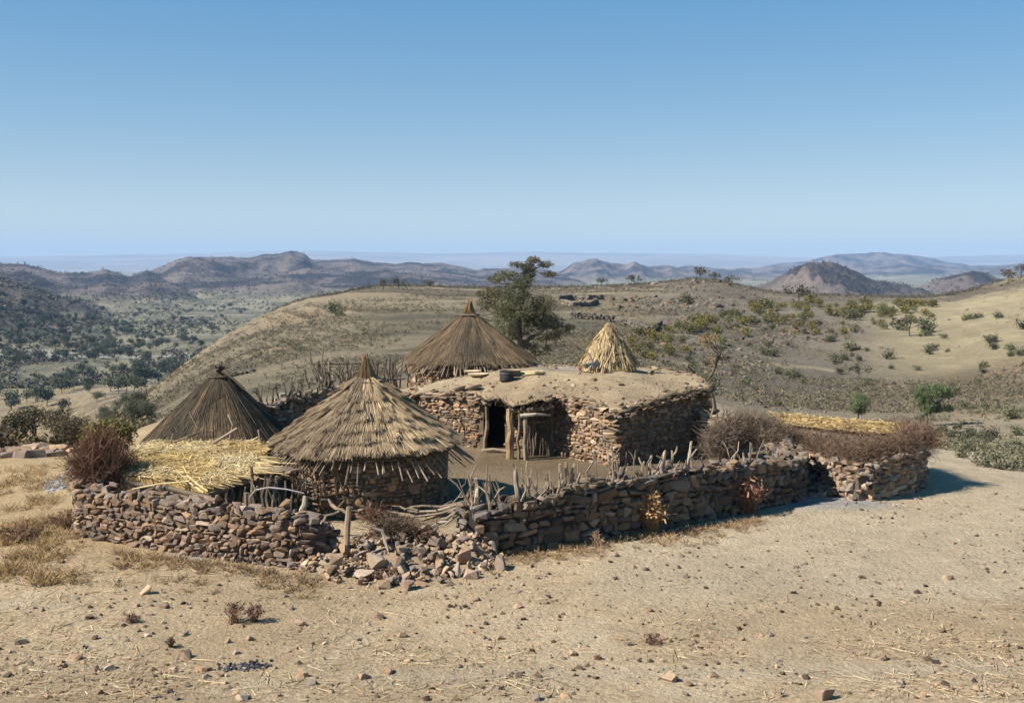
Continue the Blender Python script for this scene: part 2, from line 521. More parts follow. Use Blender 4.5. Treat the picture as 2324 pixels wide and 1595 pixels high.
def grid_mesh(name, us, ds, zfun, cfun, mat, smooth=True):
    U, D = np.meshgrid(us, ds, indexing='ij')
    X = U * D
    Z = zfun(U, D, X)
    V = np.stack([X, D, Z], -1).reshape(-1, 3)
    C = cfun(X, D, Z).reshape(-1, 3)
    nu, nd = len(us), len(ds)
    i = np.arange(nu - 1)[:, None] * nd; j = np.arange(nd - 1)[None, :]
    f = np.stack([i + j, i + nd + j, i + nd + j + 1, i + j + 1], -1).reshape(-1, 4)
    mb = MB(); mb.add(V, f, C)
    return mb.build(name, mat, smooth=smooth)


ds = np.concatenate([np.geomspace(1, 13, 24)[:-1], np.geomspace(13, 60, 260)[:-1], np.geomspace(60, 470, 300)])
us = np.concatenate([np.linspace(-1.0, -.5, 60)[:-1], np.linspace(-.5, .5, 560), np.linspace(.5, 1.0, 60)[1:]])
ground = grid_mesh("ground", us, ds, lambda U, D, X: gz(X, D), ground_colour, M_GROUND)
tag(ground, "bare stony dusty ground around the stone compound", "ground", kind='structure')


def far_colour(X, D, Z):
    n = fbm(X / 90, D / 90, 5, 101); n2 = fbm(X / 28, D / 28, 4, 102); p = X / D * F + CX
    val = lerpc((.27, .24, .155), (.20, .175, .115), sstep(-.3, .4, n))
    val = lerpc(val, (.13, .125, .085), sstep(.02, .35, n2 + .5 * n) * .75)
    hl = lerpc((.150, .118, .102), (.042, .037, .038), sstep(-.25, .25, fbm(X / 60, D / 110, 5, 107) + .4 * n))
    hl = lerpc(hl, (.20, .16, .125), sstep(.1, .45, fbm(X / 140, D / 140, 4, 103)) * .6)
    c = lerpc(val, hl, sstep(-42, -28, Z))
    red = np.exp(-(((p - 165) / 75) ** 4) - (((D - 1020) / 38) ** 4))
    c = lerpc(c, (.36, .15, .085), red * .9 * (Z < -38))
    track = np.exp(-((D - 640 - .03 * X - 14 * fbm(X / 80, D / 80, 2, 104)) / 11) ** 2)
    c = lerpc(c, (.44, .42, .36), track * .85 * (p < 480))
    nd = sstep(900, 650, D) if False else 0
    near = (D < 1300) & (p < 300) & (Z > -40)
    c = lerpc(c, (.09, .085, .06), np.where(near, .35, 0))
    return c


ds2 = np.concatenate([np.geomspace(460, 1400, 230)[:-1], np.geomspace(1400, 5200, 330)[:-1], np.geomspace(5200, 9000, 70)])
us2 = np.concatenate([np.linspace(-1.1, -.52, 60)[:-1], np.linspace(-.52, .52, 700), np.linspace(.52, 1.1, 60)[1:]])
hills = grid_mesh("hills", us2, ds2, lambda U, D, X: zfar(U, D) - 0.6, far_colour, M_HILL)
tag(hills, "scrubby valley floor and dry rounded hills beyond", "hills", kind='structure')

MT = np.array([(-2500, 588), (-300, 585), (0, 582), (200, 579), (400, 576), (480, 574), (560, 570), (700, 567), (800, 571), (1000, 575), (1200, 571), (1400, 574), (1600, 576), (1800, 583), (2000, 588), (2150, 582), (2324, 578), (2600, 580), (4500, 575)], float)


def zmount(U, D, X):
    p = U * F + CX
    zc = pz(np.interp(p, MT[:, 0], MT[:, 1]) + 1.5 * fbm(p / 60, p * 0, 3, 120), 14000.0)
    s = np.clip(np.where(D < 14000, 1 - (14000 - D) / 4200, 1 - (D - 14000) / 2500), 0, 1)
    return -40 + (zc + 40) * s + (zc + 40) * .35 * s * (1 - s) * ridged(X / 1500, D / 1500, 4, 121)


mount = grid_mesh("mountains", np.linspace(-1.2, 1.2, 420), np.linspace(8900, 16500, 60), zmount,
                  lambda X, D, Z: lerpc((.22, .19, .15), (.30, .25, .19), sstep(-.3, .3, fbm(X / 700, D / 700, 3, 122))), M_HILL)
tag(mount, "faint blue mountain range along the horizon", "mountains", kind='structure')

# ------------------------------------------------------------------ haze: one closed box of thin air round the camera and everything
hz = MB()
box(hz, (-21000, -60, -70), (21000, 17000, 330), (1, 1, 1))
mh = bpy.data.materials.new("haze_air"); mh.use_nodes = True
hn = mh.node_tree.nodes
hn.remove(hn["Principled BSDF"])
pv = hn.new("ShaderNodeVolumePrincipled")
pv.inputs["Color"].default_value = (0.36, 0.57, 0.90, 1)
pv.inputs["Density"].default_value = 0.8e-4
pv.inputs["Anisotropy"].default_value = 0.0
mh.node_tree.links.new(pv.outputs[0], hn["Material Output"].inputs["Volume"])
mh.cycles.homogeneous_volume = True
ho = hz.build("haze", mh)
tag(ho, "thin blue haze in the air over the valley", "haze", kind='stuff')

# ------------------------------------------------------------------ stones
def hull_template(seed, flat=1.0):
    r = np.random.default_rng(seed)
    n = 16
    p = r.normal(0, 1, (n, 3)); p /= np.linalg.norm(p, axis=1)[:, None]
    p = np.sign(p) * np.abs(p) ** 0.55
    p *= r.uniform(.8, 1.0, (n, 1))
    bm = bmesh.new()
    for q in p: bm.verts.new(q * 0.5)
    bmesh.ops.convex_hull(bm, input=bm.verts)
    bm.verts.ensure_lookup_table()
    for v in [v for v in bm.verts if not v.link_faces]: bm.verts.remove(v)
    bm.verts.index_update()
    V = np.array([v.co[:] for v in bm.verts]); V /= (V.max(0) - V.min(0))
    Fc = np.array([[v.index for v in f.verts] for f in bm.faces])
    bm.free()
    return V, Fc


TPL = [hull_template(100 + i) for i in range(28)]
STONE_COLS = np.array([(.235, .185, .145), (.20, .155, .12), (.27, .215, .165), (.17, .14, .125), (.30, .22, .155), (.22, .195, .175), (.26, .19, .135), (.33, .285, .235), (.185, .165, .155)])


def stone_col(tint=(1, 1, 1), spread=.3):
    c = STONE_COLS[rng.integers(len(STONE_COLS))] * .80 * np.array((1.03, .98, .91)) * (1 + rng.uniform(-spread, spread))
    return c * np.asarray(tint)


def rotm(rx, ry, rz_):
    cx, sx, cy, sy, cz, sz = math.cos(rx), math.sin(rx), math.cos(ry), math.sin(ry), math.cos(rz_), math.sin(rz_)
    return np.array([[cz * cy, cz * sy * sx - sz * cx, cz * sy * cx + sz * sx], [sz * cy, sz * sy * sx + cz * cx, sz * sy * cx - cz * sx], [-sy, cy * sx, cy * cx]])


def put_stone(mb, pos, size, ang, tilt=.15, col=None):
    V, Fc = TPL[rng.integers(len(TPL))]
    m = rotm(rng.normal(0, tilt), rng.normal(0, tilt), ang + rng.normal(0, .12))
    v = (V * np.asarray(size)) @ m.T + np.asarray(pos)
    mb.add(v, Fc, stone_col() if col is None else col)


def resample(path, step):
    p = np.asarray(path, float)
    seg = np.linalg.norm(np.diff(p[:, :2], axis=0), axis=1)
    s = np.concatenate([[0], np.cumsum(seg)])
    n = max(2, int(s[-1] / step) + 1)
    t = np.linspace(0, s[-1], n)
    return np.stack([np.interp(t, s, p[:, k]) for k in range(p.shape[1])], 1), t


def stone_wall(mb, path, thick=.5, size=(.27, .15), outer=True, inner=True, tint=(1, 1, 1), core=(.10, .08, .065), proud=.05, ragged=.1, skip=None, loose=1.0, top=True, zb=None):
    """path rows: x, y, top height; the outer face is on the right-hand side when walking along it"""
    P, S = resample(path, .05)
    T = np.gradient(P[:, :2], axis=0); T /= np.linalg.norm(T, axis=1)[:, None]
    Nn = np.stack([T[:, 1], -T[:, 0]], 1)
    base = gz(P[:, 0], P[:, 1]) - .12 if zb is None else np.full(len(P), zb)
    # solid core
    K = slice(None, None, 3)
    pc, nc_, tc_, bc = P[K], Nn[K], P[K][:, 2], base[K]
    hw = thick / 2 - proud - .04
    topz = tc_ - .10 + ragged * .5 * vnoise(S[K] / .5, S[K] * 0, 7)
    a = np.column_stack([pc[:, :2] + nc_ * hw, bc]); b = np.column_stack([pc[:, :2] + nc_ * hw, topz])
    c = np.column_stack([pc[:, :2] - nc_ * hw, topz]); d = np.column_stack([pc[:, :2] - nc_ * hw, bc])
    n = len(pc)
    v = np.stack([a, b, c, d], 1).reshape(-1, 3)
    i = np.arange(n - 1)[:, None] * 4; j = np.arange(4)[None, :]; k = (j + 1) % 4
    q = np.stack([i + j, i + k, i + 4 + k, i + 4 + j], -1).reshape(-1, 4)
    if skip is None:
        mb.add(v, [q, np.array([[0, 1, 2, 3], [(n - 1) * 4 + 3, (n - 1) * 4 + 2, (n - 1) * 4 + 1, (n - 1) * 4]])], core)
    else:
        keep = np.array([not any(s0 - .02 < S[K][ii] < s1 - .1 for s0, s1 in skip) for ii in range(n - 1)])
        mb.add(v, q.reshape(n - 1, 4, 4)[keep].reshape(-1, 4), core)
        for ii in range(1, n - 1):
            if keep[ii] != keep[ii - 1]:
                mb.add(v[ii * 4:ii * 4 + 4], np.array([[0, 1, 2, 3]]), core)
    L = S[-1]
    for side in ([1] if outer else []) + ([-1] if inner else []):
        z = 0.0
        hmax = (P[:, 2] - base).max()
        while z < hmax:
            rh = size[1] * rng.uniform(.6, 1.45)
            s = rng.uniform(-.1, .1)
            while s < L:
                ln = size[0] * float(np.clip(rng.lognormal(-.12, .5), .35, 2.2))
                sm = s + ln / 2
                k_ = min(len(P) - 1, max(0, int(sm / L * (len(P) - 1))))
                hh = rh * rng.uniform(.55, 1.3)
                top_h = P[k_, 2] - base[k_] + ragged * vnoise(np.array([sm / .35]), np.array([0.]), 9)[0]
                if z + hh * .5 < top_h and not (skip and any(s0 < sm < s1 for s0, s1 in skip)):
                    dep = rng.uniform(.16, .26)
                    off = side * (thick / 2 - dep / 2 + rng.uniform(-.5, 1) * proud * .6)
                    xy = P[k_, :2] + Nn[k_] * off
                    put_stone(mb, (xy[0], xy[1], base[k_] + z + rh / 2 + rng.normal(0, .012 * loose)), (ln * 1.06, dep, hh * 1.1),
                              math.atan2(T[k_, 1], T[k_, 0]), .10 * loose, stone_col(tint))
                s += ln
            z += rh * .92
    if top:
        s = 0
        while s < L:
            ln = rng.uniform(.15, .4)
            k_ = min(len(P) - 1, int((s + ln / 2) / L * (len(P) - 1)))
            if not (skip and any(s0 < s + ln / 2 < s1 for s0, s1 in skip)):
                for o in np.arange(-thick / 2 + .08, thick / 2, .2):
                    xy = P[k_, :2] + Nn[k_] * (o + rng.normal(0, .03))
                    put_stone(mb, (xy[0], xy[1], P[k_, 2] - .05 + rng.normal(0, ragged * .5) + ragged * vnoise(np.array([s / .35]), np.array([0.]), 9)[0]),
                              (ln, rng.uniform(.14, .3), rng.uniform(.08, .18)), math.atan2(T[k_, 1], T[k_, 0]) + rng.normal(0, .4), .2, stone_col(tint))
            s += ln * .85


WOODC = np.array([(.30, .25, .20), (.24, .195, .15), (.36, .31, .255), (.20, .16, .125), (.28, .22, .165)])


def woodc(k=1.0):
    return WOODC[rng.integers(len(WOODC))] * np.array((.70, .66, .60)) * k * rng.uniform(.85, 1.15)


def stake(parent, x, y, z0, h, lean=(0, 0), r=.035, k=1.0, fork=False, name="stake"):
    mb = MB()
    p = wander((x, y, z0), (x + lean[0], y + lean[1], z0 + h), 5, .035)
    tube(mb, p, np.linspace(r, r * .55, 5), woodc(k), 5, .15)
    if fork:
        q = p[3] if rng.random() < .5 else p[2]
        dx = rng.choice([-1, 1]) * rng.uniform(.08, .2)
        tube(mb, wander(q, q + np.array([dx, rng.uniform(-.05, .05), rng.uniform(.12, .3)]), 3, .05), [r * .6, r * .5, r * .35], woodc(k), 5, .15)
    return mb.build(name, M_WOOD, parent)


# ------------------------------------------------------------------ thatched huts
def thatch(mb, c, Rr, ze, za, tiers, per_m, cols, lift=.08, sag=.0, sw=.028, jag=.05, clump=.14, skew=.028, bvar=.16, tcol=None):
    cx, cy = c

    def prof(t):
        r = Rr * t
        z = za + (ze - za) * (t ** (1 - sag))
        return r, z
    slope = math.atan2(za - ze, Rr)
    nr, nz_ = math.sin(slope), math.cos(slope)
    # solid body under the straw
    nt, na = 14, 72
    tt = np.linspace(.02, .97, nt); aa = np.linspace(0, 2 * np.pi, na, endpoint=False)
    T, A = np.meshgrid(tt, aa, indexing='ij')
    r, z = prof(T)
    v = np.stack([cx + r * np.cos(A), cy + r * np.sin(A), z - .03], -1).reshape(-1, 3)
    i = np.arange(nt - 1)[:, None] * na; j = np.arange(na)[None, :]; k = (j + 1) % na
    f = np.stack([i + j, i + na + j, i + na + k, i + k], -1).reshape(-1, 4)
    base = np.asarray(cols).mean(0) * .7
    mb.add(v, f, base)
    r, z = prof(tt[-1])                                        # underside
    v2 = np.stack([cx + r * .55 * np.cos(aa), cy + r * .55 * np.sin(aa), np.full(na, z + .45 * (za - ze) * .55)], -1)
    v1 = np.stack([cx + r * np.cos(aa), cy + r * np.sin(aa), np.full(na, z - .06)], -1)
    vv = np.concatenate([v1, v2]); jj = np.arange(na); kk = (jj + 1) % na
    mb.add(vv, np.stack([jj, kk, kk + na, jj + na], -1), base * .6)
    P0, P1, W, Cc, SD = [], [], [], [], []
    for kx in range(len(tiers) - 1):
        t0, t1 = tiers[kx], tiers[kx + 1]
        circ = 2 * np.pi * Rr * t1
        nb = max(10, int(circ / clump))
        ns = int(circ * per_m)
        bang = (np.arange(nb) + rng.uniform(-.25, .25, nb)) / nb * 2 * np.pi
        bend = rng.normal(0, jag * .5, nb); blift = rng.uniform(.4, 1.25, nb); bc = rng.uniform(1 - bvar, 1 + bvar, nb)
        which = rng.integers(nb, size=ns)
        ang = bang[which] + rng.normal(0, clump * .36, ns) / (Rr * t1)
        te = np.clip(t1 + bend[which] + rng.normal(0, jag * .35, ns), .05, 1.08)
        ts = np.clip(t0 - .06 - rng.uniform(0, .10, ns), .02, None)
        lf = lift * blift[which] + rng.normal(0, .012, ns)
        r0, z0 = prof(ts); r1, z1 = prof(te)
        sk = rng.normal(0, skew, ns) * t1
        l0 = lift * .25 + rng.uniform(0, .02, ns)
        a1 = ang + sk
        P0.append(np.stack([cx + (r0 + nr * l0) * np.cos(ang), cy + (r0 + nr * l0) * np.sin(ang), z0 + nz_ * l0], -1))
        P1.append(np.stack([cx + (r1 + nr * lf) * np.cos(a1), cy + (r1 + nr * lf) * np.sin(a1), z1 + nz_ * lf], -1))
        W.append(rng.uniform(.6, 1.3, ns) * sw)
        cc = np.asarray(cols)[rng.integers(len(cols), size=ns)] * bc[which][:, None] * rng.uniform(.75, 1.2, (ns, 1))
        if tcol is not None: cc = tcol(cc, a1, te)
        Cc.append(cc)
        SD.append(np.stack([nr * np.cos(a1), nr * np.sin(a1), np.full(ns, nz_)], -1) + rng.normal(0, .3, (ns, 3)))
    ribbons(mb, np.concatenate(P0), np.concatenate(P1), np.concatenate(W), np.concatenate(Cc), np.concatenate(SD))


def rafters(parent, c, Rr, ze, za, n, out=.22, arc=(0, 360), r=.022, k=1.2, inner=.8, drop=.02):
    sl = (za - ze) / Rr
    for i in range(n):
        a = R(arc[0] + (arc[1] - arc[0]) * (i + rng.uniform(-.35, .35)) / n)
        r0, r1 = Rr * inner, Rr + out * rng.uniform(.2, 1.25)
        a1 = a + rng.normal(0, .025)
        mb = MB()
        p0 = (c[0] + r0 * math.cos(a), c[1] + r0 * math.sin(a), za - sl * r0 - .10)
        p1 = (c[0] + r1 * math.cos(a1), c[1] + r1 * math.sin(a1), za - sl * r1 - .06 - drop)
        tube(mb, wander(p0, p1, 3, .012), [r, r, r * .8], woodc(k), 5, .1)
        mb.build("rafter", M_WOOD, parent)


def ring_path(c, r, zt, a0=0, a1=360, n=60):
    a = np.radians(np.linspace(a0, a1, n))
    return np.stack([c[0] + r * np.cos(a), c[1] + r * np.sin(a), np.full(n, zt)], 1)


# --- front hut
HC = (-3.80, 28.7)
hut = thing("thatched_hut", "round stone hut nearest the camera, pale layered thatch with a pointed straw topknot", "hut", (HC[0], HC[1], 0), "round thatched huts")
mb = MB()
stone_wall(mb, ring_path(HC, 1.90, 1.74, 0, 360), .45, (.20, .11), tint=(1.1, .98, .84), core=(.13, .098, .062), inner=False, proud=.03, loose=.8, top=False)
mb.build("wall", M_STONE, hut)
TC1 = [(.245, .18, .115), (.205, .148, .094), (.275, .205, .13), (.17, .122, .08), (.31, .235, .15)]


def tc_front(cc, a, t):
    k = np.cos(a - R(-20))                                     # paler bundles on the right-hand side
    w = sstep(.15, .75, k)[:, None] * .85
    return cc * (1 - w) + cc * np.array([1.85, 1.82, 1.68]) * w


mb = MB()
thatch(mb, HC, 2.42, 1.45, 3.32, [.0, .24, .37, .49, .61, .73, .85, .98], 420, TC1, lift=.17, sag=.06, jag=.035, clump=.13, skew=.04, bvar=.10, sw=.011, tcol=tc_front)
roof = mb.build("thatch_roof", M_THATCH, hut)
mb = MB()
a = rng.uniform(0, 2 * np.pi, 500)
ribbons(mb, np.stack([HC[0] + .30 * np.cos(a), HC[1] + .30 * np.sin(a), np.full(500, 3.13)], -1),
        np.stack([HC[0] - .02 + .05 * np.cos(a), HC[1] + .05 * np.sin(a), 3.62 + rng.normal(0, .04, 500)], -1), np.full(500, .03),
        np.array([(.26, .17, .085)]) * rng.uniform(.6, 1.3, (500, 1)))
tube(mb, [(HC[0], HC[1], 3.2), (HC[0] - .01, HC[1], 3.55), (HC[0] - .08, HC[1], 3.72), (HC[0] - .16, HC[1], 3.80)], [.24, .07, .06, .015], (.22, .12, .06), 8, .1)
top = mb.build("topknot", M_THATCH, roof)
mb = MB()
aa = np.linspace(0, 2 * np.pi, 26)
tube(mb, np.stack([HC[0] + .40 * np.cos(aa), HC[1] + .40 * np.sin(aa), 3.10 + .03 * np.sin(aa * 2)], -1), .035, (.10, .08, .06), 6, .2)
tube(mb, [(HC[0] + .35, HC[1] - .2, 3.12), (HC[0] + .7, HC[1] + .1, 3.16), (HC[0] + 1.0, HC[1] + .1, 3.17)], .025, (.13, .10, .08), 5, .2)
mb.build("binding_ring", M_WOOD, roof)
rafters(roof, HC, 2.42, 1.39, 3.32, 92, out=.38, r=.019, k=1.2, inner=.86)
mb = MB()
for i in range(26):                                            # lattice of thin sticks leaning on the wall below the eaves
    a_ = R(-155 + 78 * i / 34 + rng.uniform(-1, 1))
    tp = (HC[0] + 2.21 * math.cos(a_), HC[1] + 2.21 * math.sin(a_), 1.70)
    a2 = a_ + rng.normal(.03, .05) + (.12 if i % 5 == 0 else 0)
    tube(mb, wander(tp, (HC[0] + 2.19 * math.cos(a2), HC[1] + 2.19 * math.sin(a2), rng.uniform(.0, .5)), 4, .012), .013, woodc(.6), 4, .1)
for zz in (.5, .8, 1.1, 1.32):
    aa = np.radians(np.linspace(-155, -85, 14))
    tube(mb, np.stack([HC[0] + 2.20 * np.cos(aa), HC[1] + 2.20 * np.sin(aa), zz + rng.normal(0, .02, 14)], -1), .010, woodc(.6), 4, .1)
mb.build("stick_lattice", M_WOOD, hut)

# --- left hut, darker and smaller
LC = (-8.55, 32.0)
hut2 = thing("thatched_hut", "round hut behind the straw-roofed shed with dark grey weathered thatch, left of the other huts", "hut", (LC[0], LC[1], 0), "round thatched huts")
mb = MB()
stone_wall(mb, ring_path(LC, 1.45, 1.2, 0, 360), .4, (.24, .13), inner=False, top=False)
mb.build("wall", M_STONE, hut2)
mb = MB()
TC2 = [(.068, .056, .039), (.054, .044, .032), (.085, .068, .047), (.043, .036, .026), (.11, .085, .058)]


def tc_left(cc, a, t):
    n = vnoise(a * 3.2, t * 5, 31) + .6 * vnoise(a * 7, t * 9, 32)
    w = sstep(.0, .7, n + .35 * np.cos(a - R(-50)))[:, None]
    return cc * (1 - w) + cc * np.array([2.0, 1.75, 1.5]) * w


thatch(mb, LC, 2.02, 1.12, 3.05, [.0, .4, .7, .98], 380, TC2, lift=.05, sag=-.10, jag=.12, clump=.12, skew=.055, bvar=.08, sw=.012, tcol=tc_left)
roof2 = mb.build("thatch_roof", M_THATCH, hut2)
mb = MB()
for i in range(26):
    a_ = rng.uniform(0, 6.28); q = rng.uniform(.0, .12)
    put_stone(mb, (LC[0] + q * math.cos(a_), LC[1] + q * math.sin(a_), 3.08 + rng.uniform(0, .14)), (.12, .1, .08), a_, .5, np.array((.08, .065, .05)))
aa = np.linspace(0, 2 * np.pi, 20)
tube(mb, np.stack([LC[0] + .28 * np.cos(aa), LC[1] + .28 * np.sin(aa), np.full(20, 2.90)], -1), .035, (.10, .075, .06), 6, .2)
tube(mb, [(LC[0] + .1, LC[1] - .1, 3.05), (LC[0] + .5, LC[1] - .15, 2.82), (LC[0] + .8, LC[1] - .2, 2.56)], .035, (.09, .07, .05), 5, .2)
mb.build("topknot", M_THATCH, roof2)
rafters(roof2, LC, 2.02, 1.12, 3.05, 34, out=.18, arc=(-170, 10), r=.015, k=1.0)

# --- rear hut beside the tree
BC = (-1.83, 46.5)
bz = gz1(*BC)
hut3 = thing("thatched_hut", "round hut standing farthest back, beside the green tree, brown thatch with ragged pole ends", "hut", (BC[0], BC[1], bz), "round thatched huts")
mb = MB()
stone_wall(mb, ring_path(BC, 2.35, 2.2, 0, 360), .45, (.25, .14), tint=(1.2, 1.08, .95), core=(.14, .105, .075), inner=False, proud=.03, top=False)
mb.build("wall", M_STONE, hut3)
mb = MB()
TC3 = [(.18, .122, .07), (.145, .10, .06), (.21, .143, .082), (.12, .092, .062), (.16, .12, .08)]


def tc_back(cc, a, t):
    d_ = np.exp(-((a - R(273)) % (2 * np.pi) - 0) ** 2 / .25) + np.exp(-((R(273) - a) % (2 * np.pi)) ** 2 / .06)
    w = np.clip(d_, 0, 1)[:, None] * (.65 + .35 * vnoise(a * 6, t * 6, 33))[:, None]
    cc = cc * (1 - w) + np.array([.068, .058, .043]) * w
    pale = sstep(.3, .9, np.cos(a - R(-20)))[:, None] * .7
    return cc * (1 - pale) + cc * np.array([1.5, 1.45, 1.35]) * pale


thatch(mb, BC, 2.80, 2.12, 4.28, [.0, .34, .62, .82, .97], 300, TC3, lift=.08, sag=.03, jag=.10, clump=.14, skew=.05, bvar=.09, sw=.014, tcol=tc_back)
roof3 = mb.build("thatch_roof", M_THATCH, hut3)
mb = MB()
a = rng.uniform(0, 2 * np.pi, 220)
ribbons(mb, np.stack([BC[0] + .25 * np.cos(a), BC[1] + .25 * np.sin(a), np.full(220, 4.12)], -1),
        np.stack([BC[0] + .06 + .05 * np.cos(a), BC[1] + .05 * np.sin(a), 4.55 + rng.normal(0, .06, 220)], -1), np.full(220, .035),
        np.array([(.34, .21, .10)]) * rng.uniform(.6, 1.2, (220, 1)))
tube(mb, [(BC[0] + .05, BC[1], 4.4), (BC[0] + .08, BC[1], 4.6), (BC[0] + .22, BC[1], 4.78)], [.07, .04, .012], (.3, .17, .08), 6, .1)
aa = np.linspace(0, 2 * np.pi, 20)
tube(mb, np.stack([BC[0] + .42 * np.cos(aa), BC[1] + .42 * np.sin(aa), 4.02 + .04 * np.cos(aa)], -1), .045, (.16, .11, .075), 6, .2)
tube(mb, [(BC[0] - .6, BC[1] - .4, 4.05), (BC[0] + .2, BC[1] - .45, 4.06), (BC[0] + .95, BC[1] - .35, 3.82)], .035, (.14, .11, .08), 5, .2)
mb.build("topknot", M_THATCH, roof3)
rafters(roof3, BC, 2.80, 2.10, 4.28, 74, out=.34, arc=(-185, 15), r=.028, k=1.15)
mb = MB()
for i in range(36):
    a_ = R(-116 + 60 * i / 36 + rng.uniform(-1.5, 1.5))
    tube(mb, wander((BC[0] + 2.62 * math.cos(a_), BC[1] + 2.62 * math.sin(a_), 2.2 - .1 * rng.random()), (BC[0] + 2.6 * math.cos(a_ + .03), BC[1] + 2.6 * math.sin(a_ + .03), rng.uniform(.9, 1.6)), 3, .02), .022, woodc(.45), 4, .1)
mb.build("stick_lattice", M_WOOD, hut3)

# ------------------------------------------------------------------ the flat earth-roofed house
house = thing("stone_house", "low stone house with a domed earth roof, a dark doorway and a pole porch", "house", (1.4, 37.5, 0))
# outline, walked so that the outer face is on the right-hand side
OUT = [(-3.7, 38.4, 1.66), (-2.3, 37.3, 1.75), (-1.05, 36.75, 1.78), (1.25, 36.1, 1.84), (2.1, 34.9, 1.78), (3.15, 33.75, 1.66), (4.8, 35.4, 1.9), (6.45, 37.2, 1.98), (6.5, 39.8, 2.1), (5.2, 42.4, 2.15), (1.8, 43.0, 2.12), (-.9, 42.4, 1.88), (-2.9, 40.5, 1.62), (-3.7, 38.4, 1.66)]
seg = np.cumsum([0] + [math.hypot(OUT[i + 1][0] - OUT[i][0], OUT[i + 1][1] - OUT[i][1]) for i in range(len(OUT) - 1)])
mb = MB()
stone_wall(mb, [(x, y, z + .04) for x, y, z in OUT[::1]], .5, (.21, .10), inner=False, tint=(1.2, 1.07, .92), core=(.15, .112, .074), proud=.025, loose=.6, ragged=.04, top=False,
           skip=[(seg[2] + .05, seg[2] + 1.0)])
for qx, qy, qt in ((3.15, 33.75, 1.66), (6.45, 37.2, 1.98), (-3.7, 38.4, 1.66)):
    z = -.05
    while z < qt:
        h_ = rng.uniform(.08, .16)
        put_stone(mb, (qx + rng.normal(0, .02) + (.02 if qx > 0 else -.02), qy - .03 + rng.normal(0, .02), z + h_ / 2), (rng.uniform(.42, .6), rng.uniform(.42, .55), h_ * 1.12), rng.choice([.8, -.75]), .05, stone_col((1.2, 1.07, .92)))
        z += h_ * .9
mb.build("wall", M_STONE, house)

RCEN = np.array([1.35, 39.0]); RZC = 2.40
oc = np.array(OUT)
edge, _ = resample([(x + (x - 1.35) * .07, y + (y - 39.0) * .07, z) for x, y, z in OUT], .16)
edge[:, :2] += rng.normal(0, .045, (len(edge), 2)); edge[-1] = edge[0]
edge = edge[:-1]
# the brow of the roof hangs lower over the porch
brow = np.exp(-(((edge[:, 0] - .05) / .33) ** 2)) * (edge[:, 1] < 37.3)
edge[:, 1] -= ((.85 * sstep(-1.25, -.8, edge[:, 0]) + .65 * sstep(-.35, .0, edge[:, 0])) * (1 - sstep(1.2, 1.55, edge[:, 0])) + .25 * np.exp(-(((edge[:, 0] + .6) / .5) ** 2))) * (edge[:, 1] < 37.5)
edge[:, 2] += .07 - .16 * brow + .09 * fbm(edge[:, 0] * 1.7, edge[:, 1] * 1.7, 3, 50) + rng.normal(0, .015, len(edge))
EA = np.arctan2(edge[:, 1] - RCEN[1], edge[:, 0] - RCEN[0]); ER = np.hypot(edge[:, 0] - RCEN[0], edge[:, 1] - RCEN[1])
so_ = np.argsort(EA); EAs, ERs, EZs = EA[so_], ER[so_], edge[so_, 2]


def roofz(x, y):
    x = np.asarray(x, float); y = np.asarray(y, float)
    sh = x.shape; xx, yy = x.ravel(), y.ravel()
    d2 = (xx[:, None] - edge[None, :, 0]) ** 2 + (yy[:, None] - edge[None, :, 1]) ** 2
    w_ = 1 / (d2 + .02) ** 2
    ze_ = (w_ * edge[None, :, 2]).sum(1) / w_.sum(1)
    dm = np.sqrt(np.maximum(0, -np.log(np.exp(-6 * np.sqrt(d2 + 1e-4)).sum(1) / 3.0) / 6)  ** 2)
    f_ = 1 - np.clip(dm / 3.0, 0, 1)
    z_ = ze_ + (RZC - ze_) * (1 - f_ ** 1.35) + .07 * fbm(xx * .8, yy * .8, 3, 51) + .035 * fbm(xx * 3, yy * 3, 3, 53)
    return z_.reshape(sh)


nf = 22; ne = len(edge)
fr = np.linspace(0, 1, nf + 1)[1:]
se_ = edge[:, :2].copy()
for _ in range(14): se_ = (np.roll(se_, 1, 0) + se_ * 2 + np.roll(se_, -1, 0)) / 4
bl = sstep(.78, 1, fr)[:, None]
X = RCEN[0] + ((se_[:, 0] - RCEN[0])[None, :] * (1 - bl) + (edge[:, 0] - RCEN[0])[None, :] * bl) * fr[:, None]
Y = RCEN[1] + ((se_[:, 1] - RCEN[1])[None, :] * (1 - bl) + (edge[:, 1] - RCEN[1])[None, :] * bl) * fr[:, None]
Zr = roofz(X, Y)
V = [np.stack([X, Y, Zr], -1).reshape(-1, 3), np.stack([edge[:, 0], edge[:, 1], Zr[-1] - .10 + .03 * rng.normal(0, 1, ne)], -1),
     np.stack([RCEN[0] + (edge[:, 0] - RCEN[0]) * .5, RCEN[1] + (edge[:, 1] - RCEN[1]) * .5, np.full(ne, 2.05)], -1), np.array([[RCEN[0], RCEN[1], RZC + .02]])]
Vr = np.concatenate(V)
j = np.arange(ne); k = (j + 1) % ne
fs = [np.stack([i * ne + j, (i + 1) * ne + j, (i + 1) * ne + k, i * ne + k], -1) for i in range(nf - 1)]
fs += [np.stack([(nf - 1) * ne + j, nf * ne + j, nf * ne + k, (nf - 1) * ne + k], -1), np.stack([nf * ne + j, (nf + 1) * ne + j, (nf + 1) * ne + k, nf * ne + k], -1)]
tri = np.stack([j, k, np.full(ne, len(Vr) - 1)], -1)
cr = lerpc((.315, .238, .145), (.255, .19, .118), sstep(-.3, .3, fbm(Vr[:, 0] * .8, Vr[:, 1] * .8, 4, 52)))
